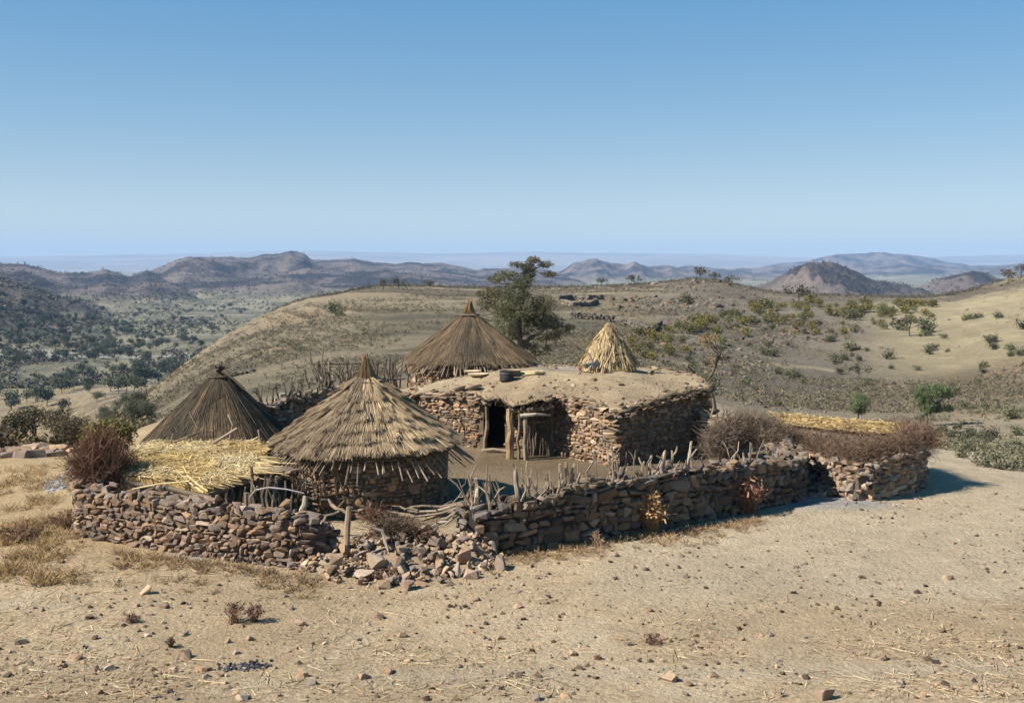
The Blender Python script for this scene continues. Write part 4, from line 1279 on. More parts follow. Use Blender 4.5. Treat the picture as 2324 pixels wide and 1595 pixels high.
mb = MB()
gx, gy = np.meshgrid(np.linspace(-5.4, .6, 80), np.linspace(20.4, 26.2, 70), indexing='ij')
zz = gz(gx, gy) + heap(gx, gy) - .09
i = np.arange(79)[:, None] * 70; j = np.arange(69)[None, :]
mb.add(np.stack([gx, gy, zz], -1).reshape(-1, 3), np.stack([i + j, i + 70 + j, i + 71 + j, i + j + 1], -1).reshape(-1, 4), (.26, .195, .125))
for i in range(900):
    x, y = rng.uniform(-4.6, -.2), rng.uniform(20.9, 24.6)
    h_ = heap(x, y)
    if h_ < .07: continue
    s_ = rng.uniform(.05, .13)
    put_stone(mb, (x, y, gz1(x, y) + h_ - .03), (s_, s_ * .8, s_ * .6), rng.uniform(0, 6.28), .5, stone_col((1.2, 1.08, .95)))
tag(mb.build("rubble", M_STONE), "small broken stone and earth filling the heap in the wall's breach", "rubble", kind='stuff')
stone_me = []
for i in range(14):
    mb = MB(); V_, F_ = TPL[i]
    mb.add(V_, F_, STONE_COLS[i % len(STONE_COLS)] * np.array((1.16, 1.04, .92)))
    stone_me.append(mb.mesh("stone", M_LOOSE))


def loose_stone(pos, size, rot, label, group, name="stone", cat="stone"):
    o = bpy.data.objects.new(name, stone_me[int(rng.integers(len(stone_me)))])
    o.location = pos; o.scale = size; o.rotation_euler = rot
    COL.objects.link(o)
    return tag(o, label, cat, group)


cnt = 0
while cnt < 240:
    x, y = rng.uniform(-4.7, 0.1), rng.uniform(20.7, 23.9)
    h_ = float(heap(x, y))
    lim = .03 if y < 22.3 else .16
    if h_ < lim * rng.uniform(.6, 1.6): continue
    s_ = float(np.clip(rng.lognormal(-1.92, .38), .09, .36))
    loose_stone((x, y, gz1(x, y) + h_ + s_ * .12), (s_ * rng.uniform(.9, 1.5), s_ * rng.uniform(.6, 1.1), s_ * rng.uniform(.3, .7)),
                (rng.normal(0, .6), rng.normal(0, .6), rng.uniform(0, 6.28)), "angular tan stone tumbled in the rubble heap before the brushwood breach", "stones of the rubble heap", "rubble_stone")
    cnt += 1
for cx_, cy_, s_, lb in ((852, 1272, .40, "large flat pinkish slab facing the camera, biggest in the heap"), (765, 1268, .26, "rounded grey-tan stone standing at the heap's left foot"), (1052, 1262, .34, "wide tan slab jutting from the heap's right end"), (1065, 1290, .3, "blocky tan stone lying alone off the heap's right foot")):
    d_ = 21.6 if cx_ < 1000 else 22.3
    loose_stone((px(cx_, d_), d_, pz(cy_, d_)), (s_, s_ * .6, s_ * .8), (.5, 0, .2), lb, "stones of the rubble heap")

mb = MB(); tube(mb, [at(786, 22.2, 1236), at(788, 22.25, 1195), at(792, 22.3, 1150)], [.065, .065, .055], np.array((.26, .19, .125)), 8, .12)
tag(mb.build("wooden_post", M_WOOD), "single stout brown post standing upright at the back of the rubble heap", "post")
mb = MB(); tube(mb, [at(842, 22.4, 1196), at(868, 22.4, 1205), at(873, 22.3, 1225), at(882, 22.1, 1250)], [.02, .034, .034, .022], np.array((.21, .165, .13)), 7, .25)
tag(mb.build("crooked_branch", M_WOOD), "bent knee-shaped branch standing in the rubble right of the stout post", "branch")
BR = [((925, 1158, 23.9), (990, 1160, 23.8), (1045, 1142, 23.7), .04), ((940, 1172, 23.6), (1000, 1165, 23.6), (1050, 1148, 23.6), .035), ((905, 1168, 24), (960, 1180, 23.7), (1030, 1160, 23.6), .035),
      ((950, 1205, 23.2), (990, 1190, 23.3), (1020, 1182, 23.4), .04), ((955, 1232, 22.9), (975, 1210, 23.0), (995, 1195, 23.1), .038), ((1000, 1178, 23.4), (1030, 1165, 23.4), (1062, 1140, 23.5), .035),
      ((1010, 1190, 23.3), (1025, 1178, 23.3), (1036, 1168, 23.4), .03), ((880, 1160, 24.1), (930, 1168, 23.9), (990, 1172, 23.7), .03), ((1040, 1160, 23.6), (1060, 1130, 23.6), (1078, 1090, 23.8), .045),
      ((1050, 1150, 23.7), (1085, 1120, 23.8), (1105, 1095, 23.9), .04), ((930, 1150, 24.2), (1000, 1150, 24.0), (1060, 1135, 23.8), .03), ((770, 1160, 23.4), (740, 1170, 23.3), (728, 1195, 23.2), .035),
      ((745, 1132, 23.8), (765, 1155, 23.6), (788, 1165, 23.5), .04), ((890, 1148, 24.0), (920, 1156, 23.9), (948, 1158, 23.8), .025), ((1020, 1150, 23.9), (1040, 1128, 23.9), (1062, 1132, 23.8), .02)]
for a_, b_, c_, r_ in BR:
    mb = MB(); p = np.array([at(q[0], q[2], q[1]) for q in (a_, b_, c_)])
    m1 = (p[0] + p[1]) / 2 + rng.normal(0, .03, 3); m2 = (p[1] + p[2]) / 2 + rng.normal(0, .03, 3)
    tube(mb, [p[0], m1, p[1], m2, p[2]], np.array([.6, .85, 1, .95, .8]) * r_, woodc(1.05), 6, .2)
    q = p[1]; tube(mb, [q, q + np.array([rng.uniform(-.3, .3), rng.uniform(-.1, .1), rng.uniform(.05, .2)])], [r_ * .6, r_ * .3], woodc(1.0), 5, .2)
    tag(mb.build("dead_branch", M_WOOD), "long crooked grey-brown branch in the brushwood barrier between rubble heap and front hut", "branch", "branches closing the breach")


def brush(mb, c, rad, n, length, col, w=.014, up=.3, spread=1.0):
    p0 = np.asarray(c) + rng.normal(0, .45, (n, 3)) * np.asarray(rad)
    d_ = rng.normal(0, 1, (n, 3)); d_[:, 2] = d_[:, 2] * .6 + up
    d_ /= np.linalg.norm(d_, axis=1)[:, None]
    l_ = length * rng.uniform(.4, 1.3, (n, 1))
    pm = p0 + d_ * l_ * .5
    p1 = pm + (d_ + rng.normal(0, .35, (n, 3))) * l_ * .5
    cc = np.asarray(col) * rng.uniform(.55, 1.4, (n, 1))
    ribbons(mb, p0, pm, np.full(n, w), cc); ribbons(mb, pm, p1, np.full(n, w * .8), cc)


mb = MB()
brush(mb, at(893, 23.0, 1202), (.42, .3, .18), 1100, .34, (.11, .075, .05), .012, .1)
brush(mb, at(940, 23.1, 1210), (.35, .3, .15), 650, .34, (.15, .09, .055), .012, .1)
brush(mb, at(845, 23.4, 1172), (.2, .3, .14), 300, .3, (.16, .09, .055), .012, .3)
tag(mb.build("thorn_brush_pile", M_TWIG), "dark tangled pile of thorn brush plugging the breach behind the rubble", "brush pile")

# ------------------------------------------------------------------ right-hand pen with brush fence and straw
PEN = [(8.15, 33.6, .72), (8.6, 31.0, .75), (8.9, 29.15, .85), (9.15, 28.75, .95), (10.6, 29.7, 1.0), (11.4, 30.8, .95), (11.5, 33.4, .85)]
pen = wall_thing("low rounded stone pen wall at the right, sunlit at the passage and dark round the corner", PEN, .55, (.24, .14), loose=1.5, ragged=.12, tint=(1.25, 1.2, 1.15))
mb = MB()
for t in np.linspace(.0, 1, 26):
    x, y, z = along(resample(PEN, .1)[0], t)
    k_ = 1.0 if t < .5 else .9
    hgt = .34 if t < .25 else .58
    brush(mb, (x + .1, y + .25, z + .12), (.45, .4, hgt * .8), 620, .32, (.15, .10, .066), .010, .45)
brush(mb, (11.5, 31.0, 1.25), (.5, .5, .35), 1400, .4, (.17, .10, .07), .010, .3)
for t in np.linspace(.1, .95, 12):
    brush(mb, (px(1785, 33.5) + 3.0 * t, 33.45 - 1.9 * t, .75), (.4, .3, .55), 420, .34, (.15, .10, .066), .010, .4)
tag(mb.build("brush_fence", M_TWIG), "thick brown brush fence piled along the top of the pen wall, right of the passage", "brush fence", "brush fences")
mb = MB()
for t in np.linspace(0, 1, 15):
    x, y = 5.9 + 1.95 * t, 31.8 + 1.0 * math.sin(t * 3)
    brush(mb, (x, y, .9 + .3 * math.sin(t * 2.6)), (.45, .35, .5), 800, .36, (.17, .125, .09), .010, .5)
tag(mb.build("brush_fence", M_TWIG), "greyish brown brush clump rising behind the dark wall, left of the passage", "brush fence", "brush fences")
mb = MB()
gx, gy = np.meshgrid(np.linspace(0, 1, 30), np.linspace(0, 1, 16), indexing='ij')
X = px(1785, 33.5) + gx * 3.2; Y = 34.6 - gx * 2.0 + (gy - .5) * 1.9
Z = 1.25 + .16 * np.sin(gy * np.pi) + .05 * fbm(X * 2, Y * 2, 3, 66) - .05 * gx
i = np.arange(29)[:, None] * 16; j = np.arange(15)[None, :]
ff = np.stack([i + j, i + 16 + j, i + 17 + j, i + j + 1], -1).reshape(-1, 4)
v = np.stack([X, Y, Z], -1).reshape(-1, 3)
mb.add(v, ff, (.45, .32, .15)); mb.add(v - np.array([0, 0, .12]), ff[:, ::-1], (.25, .18, .09))
n = 2200; a, b = rng.uniform(0, 1, n), rng.uniform(0, 1, n)
x = px(1785, 33.5) + a * 3.2; y = 34.6 - a * 2.0 + (b - .5) * 1.9; z = 1.25 + .16 * np.sin(b * np.pi) - .05 * a + rng.uniform(-.02, .07, n)
an = rng.uniform(0, 6.28, n); l = rng.uniform(.1, .35, n)
ribbons(mb, np.stack([x, y, z], -1), np.stack([x + np.cos(an) * l, y + np.sin(an) * l, z + rng.normal(0, .04, n)], -1), np.full(n, .024), np.array([(.50, .36, .16)]) * rng.uniform(.6, 1.15, (n, 1)), np.tile((0, 0, 1.), (n, 1)) + rng.normal(0, .5, (n, 3)))
ps = thing("straw_shelter", "low shelter inside the right pen covered with a sheet of yellow straw", "shelter", (px(1900, 33.5), 33.5, 0))
mb.build("straw_roof", M_STRAW, ps)
for gx_, gy_ in ((.05, .1), (.5, .05), (.95, .1), (.05, .9), (.95, .9), (.3, .06), (.72, .06)):
    x, y = px(1785, 33.5) + gx_ * 3.2, 34.6 - gx_ * 2.0 + (gy_ - .5) * 1.9
    stake(ps, x, y, gz1(x, y) - .05, 1.25 - gz1(x, y), (rng.normal(0, .03), 0), .045, .7, False, "post")
mb = MB()
for i in range(330):
    t = rng.random(); q = abs(rng.normal(0, .38))
    x_, y_ = 8.2 + .75 * t - .2 - q, 33.2 - 4.0 * t + rng.normal(0, .15)
    s_ = float(np.clip(rng.lognormal(-2.0, .45), .05, .3))
    put_stone(mb, (x_, y_, gz1(x_, y_) + max(0, .42 - .75 * q) * rng.random()), (s_ * 1.3, s_, s_ * .6), rng.uniform(0, 6), .5, stone_col((1.2, 1.15, 1.1)))
tag(mb.build("rubble", M_STONE), "loose stones spilled down the pen wall into the passage", "rubble", kind='stuff')
# broken stone wall end with posts, right of the house
ws = wall_thing("short crumbling stone wall with thin posts beside the house's dark end, under the bare tree", [(px(1605, 36.5), 36.5, 1.15), (px(1650, 35.0), 35.0, 1.05), (px(1668, 33.5), 33.5, .9), (px(1650, 32), 32, .8)], .5, (.26, .14), loose=1.6, ragged=.2, tint=(1.3, 1.2, 1.1))
for cx_, d_, t_ in ((1612, 35.5, 905), (1622, 35.2, 935), (1640, 34.5, 915), (1672, 33.8, 945), (1700, 33.0, 950), (1632, 33.5, 960), (1655, 34.0, 930)):
    stake(ws, px(cx_, d_), d_, .7, max(.4, pz(t_, d_) - .7), (rng.normal(0, .06), 0), .04, 1.0, rng.random() < .5)

# ------------------------------------------------------------------ trees, bushes
def leaves(mb, cen, rad, n, size, col, shell=.35, gap=0.0, seed=0, per=5):
    d_ = rng.normal(0, 1, (n, 3)); d_ /= np.linalg.norm(d_, axis=1)[:, None]
    r_ = rng.uniform(shell, 1, (n, 1)) ** .6
    p = d_ * r_ * np.asarray(rad)
    if gap:
        k_ = vnoise(p[:, 0] / (rad[0] * .4) + seed, p[:, 2] / (rad[2] * .45) + p[:, 1] / (rad[1] * .5), 200 + seed) > -1 + gap
        p = p[k_]
    n = len(p)
    c0 = np.asarray(col) * (1 + .3 * rng.uniform(-1, 1, (n, 1)))
    P = np.repeat(p, per, 0) + rng.normal(0, size * 1.1, (n * per, 3)) + np.asarray(cen)
    D = rng.normal(0, 1, (n * per, 3)); D /= np.linalg.norm(D, axis=1)[:, None]
    ribbons(mb, P - D * size * .6, P + D * size * .6, rng.uniform(.5, 1.0, n * per) * size, np.repeat(c0, per, 0) * rng.uniform(.75, 1.25, (n * per, 1)))


# big acacia behind the rear hut
TX, TY = px(1196, 64), 64.0
tz = gz1(TX, TY)
tree = thing("acacia_tree", "tall dark green acacia with an open flat-layered top behind the rear hut", "tree", (TX, TY, tz))


def tp(col, row, dy=0): return np.array([px(col, TY + dy), TY + dy, pz(row, TY + dy)])


CL = [  # crown clumps: column, row, depth offset, rx, rz, number of sprigs
    (1140, 690, 0, 1.0, .8, 260), (1170, 660, -.4, 1.0, .7, 220), (1200, 700, .5, 1.1, .9, 300), (1150, 735, -.5, .9, .6, 190), (1190, 745, .3, 1.0, .6, 210), (1232, 690, -.2, .8, .6, 170),
    (1245, 730, .4, 1.0, .55, 190), (1275, 748, 0, .7, .35, 90), (1228, 765, -.6, .6, .35, 90), (1115, 665, .3, .7, .35, 90), (1100, 690, .4, .55, .4, 60),
    (1150, 625, .2, .85, .28, 110), (1125, 634, -.3, .6, .2, 60), (1185, 640, 0, .7, .4, 120), (1198, 605, .2, .5, .28, 80), (1210, 590, -.1, .45, .2, 60), (1238, 600, .1, .5, .2, 60), (1246, 622, -.2, .5, .16, 60), (1170, 600, .2, .45, .15, 40), (1200, 622, .3, .5, .3, 70),
    (1092, 668, 0, .3, .3, 26), (1068, 700, .2, .3, .2, 20), (1150, 765, .3, .8, .4, 110), (1205, 785, .6, .5, .3, 60), (1170, 700, -.8, 1.1, .8, 200), (1255, 765, .4, .6, .3, 70), (1225, 728, .6, 1.0, .6, 160), (1218, 800, -.3, .35, .25, 34), (1240, 790, 0, .3, .2, 22), (1295, 742, .1, .3, .15, 22)]
mb = MB()
base_p = np.array([TX, TY, tz - .2]); fork = tp(1180, 775); f2 = tp(1178, 720); f3 = tp(1190, 655); f4 = tp(1205, 615)
tube(mb, [base_p, (base_p + fork) / 2 + np.array([.08, 0, 0]), fork, f2, f3, f4], [.26, .22, .18, .13, .08, .04], (.10, .08, .065), 8, .1)
low = tp(1240, 740); tube(mb, [fork + np.array([0, 0, -.4]), tp(1205, 765), tp(1225, 758), low], [.15, .12, .09, .05], (.10, .08, .065), 7, .1)
mb2 = MB()
for cx_, cy_, dy_, rx, rz_, n_ in CL:
    c_ = tp(cx_, cy_, dy_)
    src = min((fork, f2, f3, f4, low), key=lambda q: np.linalg.norm(q - c_) + (0 if q[2] < c_[2] + .2 else 1.5))
    tube(mb, wander(src, c_, 5, .05), np.linspace(.055, .018, 5), (.11, .085, .065), 5, .1)
    for _ in range(5):
        tube(mb, wander(c_ + rng.normal(0, .15, 3), c_ + rng.normal(0, .55, 3) * np.array([rx, rx, rz_]), 3, .05), .014, (.11, .09, .07), 4, 0)
    leaves(mb2, c_, (rx, rx * .9, rz_), int(n_ * 2.2), .050, (.10, .105, .05) if rng.random() < .7 else (.125, .112, .058), .25, .35, cx_, 5)
mb.build("trunk", M_BARK, tree)
mb2.build("crown", M_LEAF, tree)


def small_tree(name, label, col, row, d, h, blobs, colr, trunk=.06, size=.06, dens=1.0, lean=0.0):
    x = px(col, d); z = gz1(x, d)
    t_ = thing(name, label, "tree", (x, d, z))
    mb = MB(); mb2 = MB()
    tube(mb, [(x, d, z - .1), (x + lean * .4, d, z + h * .3), (x + lean, d, z + h * .6)], [trunk, trunk * .8, trunk * .4], (.11, .09, .07), 6, .1)
    for bx, bzz, rx, rz_, n_ in blobs:
        c_ = np.array([x + bx, d + rng.normal(0, .2), z + bzz])
        tube(mb, wander((x + lean * .4, d, z + h * .3), c_, 4, .05), [trunk * .5, trunk * .4, trunk * .3, trunk * .15], (.11, .09, .07), 5, .1)
        leaves(mb2, c_, (rx, rx, rz_), int(n_ * dens), size, colr, .2, .3, int(bx * 10) + 50, 5)
    mb.build("trunk", M_BARK, t_); mb2.build("crown", M_LEAF, t_)
    return t_


hR = hit(2103, 966, 60, 140); dR = hR[1]; sR = dR / F
small_tree("thorn_tree", "green tree with a leaning bushy crown on a thin trunk, beyond the pen", 2103, 966, dR, 95 * sR,
           [(-8 * sR, 68 * sR, 22 * sR, 26 * sR, 330), (18 * sR, 80 * sR, 24 * sR, 18 * sR, 260), (45 * sR, 74 * sR, 20 * sR, 13 * sR, 160), (2 * sR, 42 * sR, 20 * sR, 18 * sR, 230), (26 * sR, 40 * sR, 16 * sR, 14 * sR, 120), (50 * sR, 40 * sR, 12 * sR, 8 * sR, 40)], (.125, .155, .072), .11, .06, 1.5)
hS = hit(1948, 953, 60, 140); dS = hS[1]; sS = dS / F
small_tree("thorn_tree", "small oval pale green tree standing on the bare slope above the straw shelter", 1948, 953, dS, 64 * sS,
           [(0, 44 * sS, 24 * sS, 22 * sS, 420), (-4 * sS, 30 * sS, 18 * sS, 16 * sS, 220), (6 * sS, 24 * sS, 14 * sS, 12 * sS, 130)], (.14, .16, .08), .06, .055, 1.5)
# bare tree right of the house
bt = thing("bare_tree", "nearly leafless forked tree rising beyond the house's dark right end", "tree", (px(1622, 42), 42, gz1(px(1622, 42), 42)))
mb = MB()
d_ = 42
tube(mb, [(px(1622, d_), d_, gz1(px(1622, d_), d_) - .1), at(1622, d_, 930), at(1613, d_, 880), at(1603, d_, 866)], [.13, .11, .09, .085], (.085, .07, .055), 7, .12)
for pts, r_ in (([(1603, 866), (1590, 855), (1572, 843), (1560, 830)], .04), ([(1603, 866), (1616, 850), (1625, 828), (1628, 800), (1618, 780)], .05), ([(1625, 828), (1632, 810), (1640, 795)], .025), ([(1618, 780), (1605, 775), (1596, 760)], .025), ([(1628, 800), (1622, 770), (1626, 752)], .02), ([(1572, 843), (1566, 850), (1556, 848)], .018), ([(1613, 880), (1630, 868), (1640, 850)], .022)):
    tube(mb, [at(a_, d_ + rng.normal(0, .1), b_) for a_, b_ in pts], np.linspace(r_ * 1.5, r_ * .6, len(pts)), (.10, .08, .06), 5, .1)
mb.build("trunk", M_BARK, bt)
mb = MB()
for cx_, cy_, n_ in ((1620, 830, 16), (1632, 800, 22), (1605, 780, 30), (1598, 768, 26), (1622, 765, 20), (1610, 812, 12)):
    leaves(mb, at(cx_, d_, cy_), (.22, .2, .28), n_, .045, (.24, .16, .06), .0, 0, 3, 4)
mb.build("crown", M_LEAF, bt)


def twig_bush(name, label, x, y, h, w, n, col, leafy=0, lcol=None, twigw=.014, cat="bush", z=None, lean=0.0, group=None):
    z = gz1(x, y) if z is None else z
    mb = MB()
    a_ = rng.uniform(0, 6.28, n); q = rng.uniform(0, 1, n) ** .6
    p0 = np.stack([x + rng.normal(0, w * .12, n), y + rng.normal(0, w * .12, n), np.full(n, z - .04)], -1)
    hh = h * (1 - .35 * q) * rng.uniform(.6, 1.05, n)
    p2 = np.stack([x + lean * hh + np.cos(a_) * q * w * .5, y + np.sin(a_) * q * w * .5, z + hh], -1)
    pm = (p0 + p2) / 2 + rng.normal(0, .05 * h, (n, 3)) - np.stack([np.cos(a_) * q * w * .06, np.sin(a_) * q * w * .06, -.05 * h + 0 * q], -1)
    cc = np.asarray(col) * rng.uniform(.6, 1.35, (n, 1))
    ribbons(mb, p0, pm, np.full(n, twigw), cc); ribbons(mb, pm, p2, np.full(n, twigw * .8), cc)
    m_ = n * 2                                                # side twigs
    t_ = rng.uniform(.35, 1, m_)[:, None]; e_ = rng.integers(n, size=m_)
    s0 = pm[e_] * (1 - t_) + p2[e_] * t_
    ribbons(mb, s0, s0 + rng.normal(0, .09 * h, (m_, 3)) + np.array([0, 0, .07 * h]), np.full(m_, twigw * .7), cc[e_])
    if leafy:
        e_ = rng.integers(n, size=leafy)
        s0 = p2[e_] + rng.normal(0, .06 * h, (leafy, 3))
        ribbons(mb, s0, s0 + rng.normal(0, .035 * h + .02, (leafy, 3)), np.full(leafy, .035 * h + .01), np.asarray(lcol) * rng.uniform(.65, 1.35, (leafy, 1)))
    return tag(mb.build(name, M_TWIG), label, cat, group)


twig_bush("dry_bush", "big reddish brown leafless bush at the left end of the straw shed", px(245, 26.3), 26.3, 2.1, 1.75, 1300, (.175, .095, .062), twigw=.013, z=.25, lean=-.14)
twig_bush("dry_bush", "lower dark brown thorn tangle beside the straw shed's front left corner", px(285, 25.7), 25.7, .85, 1.0, 420, (.13, .085, .06), twigw=.012, z=.3)
hb = hit(245, 1005, 28, 45)
mbt = MB()
gb = thing("green_bush", "rounded yellow-green bush behind the reddish bush, left of the dark hut", "bush", (px(250, 33.5), 33.5, gz1(px(250, 33.5), 33.5)))
for cx_, cy_, r_, n_ in ((215, 982, .4, 130), (250, 975, .42, 150), (282, 982, .35, 110), (235, 1000, .45, 120), (270, 1000, .4, 100)):
    leaves(mbt, at(cx_, 33.5, cy_), (r_, r_, r_ * .7), n_, .07, (.17, .155, .055), .3, .2, cx_, 5)
mbt.build("crown", M_LEAF, gb)
mb = MB()
for k_ in range(5): tube(mb, wander((px(250, 33.5), 33.5, gz1(px(250, 33.5), 33.5) - .1), at(225 + 15 * k_, 33.5, 1000), 4, .05), .03, (.11, .09, .07), 5, .1)
mb.build("trunk", M_BARK, gb)

for cx_, cy_, h_, w_, n_, col_, lb, ly in ((1478, 1212, .95, .75, 170, (.36, .22, .11), "tall golden dry weed clump against the shaded wall, lit by the sun", 240),
                                          (1690, 1165, 1.0, 1.1, 150, (.26, .13, .08), "rust-red dry shrub spreading before the wall's dark right end", 260),
                                          (1356, 1243, .42, .3, 26, (.40, .26, .17), "small pale tuft of stalks at the foot of the shaded wall", 10)):
    p = hit(cx_, cy_, 15, 60)
    twig_bush("dry_shrub", lb, p[0], p[1], h_, w_, n_, col_, ly, np.array(col_) * .95, .012, "shrub", group="dry shrubs along the shaded wall")
for cx_, cy_, h_, w_, lb in ((533, 1412, .36, .42, "brown dead weed in the open foreground, the left and fuller of a pair"), (578, 1410, .34, .3, "brown dead weed in the open foreground, the right and thinner of a pair"), (298, 1412, .14, .3, "low dark weed lying flat in the left foreground"), (1480, 1460, .14, .45, "low greenish weed with a yellow stalk in the right foreground"), (872, 1316, .25, .6, "low reddish weed at the foot of the rubble heap"), (387, 1468, .16, .14, "tiny upright reddish weed in the left foreground")):
    p = hit(cx_, cy_, 12, 60)
    twig_bush("dry_weed", lb, p[0], p[1], h_, w_, 60, (.20, .115, .075), 120, (.18, .115, .08), .011, "weed", group="weeds in the foreground")
p = hit(560, 1513, 12, 40)
mb = MB()
for i in range(160):
    q = rng.normal(0, 1, 2)
    s_ = rng.uniform(.02, .06)
    put_stone(mb, (p[0] + q[0] * .19, p[1] + q[1] * .11, p[2] + .01), (s_, s_, s_ * .5), rng.uniform(0, 6), .4, np.array((.022, .023, .028)) * rng.uniform(.5, 3))
tag(mb.build("ash_patch", M_CLAY), "small patch of black charcoal and ash on the bare ground", "ash", kind='stuff')

# ------------------------------------------------------------------ foreground litter
n = 15000
cx_ = rng.uniform(-150, 2480, n); cy_ = 1130 + 480 * rng.uniform(0, 1, n) ** .85
d = CH * F / (cy_ - HZ); x = (cx_ - CX) / F * d
keep = (vnoise(x * .7, d * .7, 301) + .7 * vnoise(x * 2.2, d * 2.2, 302) + rng.normal(0, .28, n)) > np.where((cx_ > 1300) & (cy_ < 1450), .75, np.where((cx_ > 1500) & (cy_ < 1520) | (cx_ > 1950), -.25, .12))
left_in = (cx_ < 1100) & (cx_ > 190) & (d > 23.5)
right_in = (x > -.9) & (d > 22.9 + .6 * (x + .9))
keep &= ~left_in & ~(right_in & (x < 9.5) & (d > 26.5 + .4 * (x - 4)))
keep &= rng.random(n) > .9 * np.exp(-((d - 16.5 - .03 * x) / .32) ** 2) * sstep(-4, -1, x)
x, d = x[keep], d[keep]; n = len(x)
a = rng.uniform(0, 6.28, n); l = rng.lognormal(-1.9, .55, n).clip(.04, .6)
x2, y2 = x + np.cos(a) * l, d + np.sin(a) * l
h1, h2 = rng.uniform(.004, .02, n), rng.uniform(.004, .045, n)
cc = lerpc((.46, .34, .19), (.52, .42, .27), rng.uniform(0, 1, n)) * rng.uniform(.55, 1.15, (n, 1))
br = rng.random(n) < .22
cc[br] = np.array((.25, .15, .09)) * rng.uniform(.7, 1.3, (br.sum(), 1))
mb = MB(); ribbons(mb, np.stack([x, d, gz(x, d) + h1], -1), np.stack([x2, y2, gz(x2, y2) + h2], -1), rng.uniform(.007, .015, n), cc, np.tile((0, 0, 1.), (n, 1)) + rng.normal(0, .6, (n, 3)))
tag(mb.build("straw_litter", M_STRAW), "scattered chaff and broken straw over the foreground", "straw", kind='stuff')
mb = MB()
for i in range(4400):
    cy_ = 1110 + 500 * rng.uniform(0, 1); c_ = rng.uniform(-120, 2450)
    d_ = CH * F / (cy_ - HZ); x_ = (c_ - CX) / F * d_
    if (190 < c_ < 1100 and d_ > 23) or (x_ > -.9 and x_ < 8 and d_ > 23 + .5 * (x_ + .9)): continue
    if vnoise(np.array([x_ * .6]), np.array([d_ * .6]), 303)[0] + rng.normal(0, .4) < -.1: continue
    s_ = float(np.clip(rng.lognormal(-3.3, .5), .014, .1))
    put_stone(mb, (x_, d_, gz1(x_, d_) + s_ * .15), (s_ * 1.2, s_, s_ * .65), rng.uniform(0, 6), .4, stone_col((1.1, 1.05, .97)) * rng.choice([1, 1, .35]))
tag(mb.build("gravel", M_STONE), "small gravel and clods strewn over the dusty ground", "gravel", kind='stuff')
BIG = [(1522, 1537, .17, "pale pointed stone with a long shadow at the bottom, right of centre"), (2046, 1545, .09, "small white stone near the bottom right"), (1357, 1490, .11, "upright pale stone in the foreground right of centre"), (1176, 1530, .11, "wedge-shaped stone low in the middle foreground"), (860, 1397, .15, "pale tan stone below the rubble heap's left half"), (688, 1528, .12, "bright tan stone in the lower left foreground"), (682, 1412, .13, "tan stone right of the dead weeds"), (1870, 1578, .22, "biggest grey-tan stone at the bottom edge, on the right"), (202, 1398, .12, "dark pyramid-shaped stone in the left foreground"), (330, 1340, .18, "grey boulder near the left wall's foot"), (1068, 1305, .24, "pale stone fallen to the right of the rubble heap"), (925, 1330, .22, "long low slab before the rubble heap"), (1300, 1480, .1, "small ochre stone in the middle right foreground")]
for c_, r_, s_, lb in BIG:
    p = hit(c_, r_ + 6, 10, 60)
    loose_stone((p[0], p[1], p[2] + s_ * .22), (s_ * 1.3, s_, s_ * .9), (rng.normal(0, .3), rng.normal(0, .3), rng.uniform(0, 6)), lb, "stones lying in the foreground")
cnt = 0
while cnt < 105:
    c_, r_ = rng.uniform(-20, 2330), rng.uniform(1220, 1590)
    if c_ > 1250 and r_ < 1440 and rng.random() < .7: continue
    if r_ < 1330 and 150 < c_ < 1130: continue
    if c_ > 1080 and r_ < 1290 - .16 * (c_ - 1080) + 15: continue
    p = hit(c_, r_, 10, 60)
    s_ = float(np.clip(rng.lognormal(-2.55, .35), .05, .17))
    loose_stone((p[0], p[1], p[2] + s_ * .12), (s_ * 1.35, s_, s_ * .75), (rng.normal(0, .35), rng.normal(0, .35), rng.uniform(0, 6)), "small brownish loose stone lying on the open dusty ground before the walls", "stones lying in the foreground")
    cnt += 1


def tufts(name, label, cat, spots, h, col, blades=26, w=.010, kind='stuff'):
    P0, P1, C_ = [], [], []
    for x_, y_, s_ in spots:
        z_ = gz1(x_, y_); m_ = blades
        b = np.stack([x_ + rng.normal(0, .07 * s_, m_), y_ + rng.normal(0, .07 * s_, m_), np.full(m_, z_ - .01)], -1)
        t_ = b + np.stack([rng.normal(0, .12 * s_, m_), rng.normal(0, .12 * s_, m_), h * s_ * rng.uniform(.4, 1.1, m_)], -1)
        P0.append(b); P1.append(t_); C_.append(np.asarray(col) * rng.uniform(.6, 1.3, (m_, 1)) * rng.uniform(.8, 1.15))
    mb = MB(); ribbons(mb, np.concatenate(P0), np.concatenate(P1), np.full(sum(map(len, P0)), w), np.concatenate(C_))
    return tag(mb.build(name, M_STRAW), label, cat, kind=kind)


sp = []
while len(sp) < 330:
    c_, r_ = rng.uniform(-60, 420), rng.uniform(1040, 1330)
    if c_ > 185 and r_ < 1225 + .15 * (c_ - 190): continue
    p = hit(c_, r_, 15, 60)
    if p is None: continue
    if vnoise(np.array([p[0] * .8]), np.array([p[1] * .8]), 311)[0] + rng.normal(0, .2) < .12: continue
    sp.append((p[0], p[1], rng.uniform(.5, 1.5)))
tufts("dry_grass", "golden dry grass on the knoll's left side", "grass", sp, .17, (.36, .25, .125))
sp = []
for i in range(330):
    t = rng.uniform(0, 1); r = rng.random()
    if r < .6: c_, r_ = 1090 + 640 * t, 1258 - 90 * t + abs(rng.normal(0, 14)) + 8
    else: c_, r_ = 260 + 460 * t, 1250 + 60 * t + abs(rng.normal(0, 22))
    p = hit(c_, r_, 15, 60); sp.append((p[0], p[1], rng.uniform(.4, 1.1)))
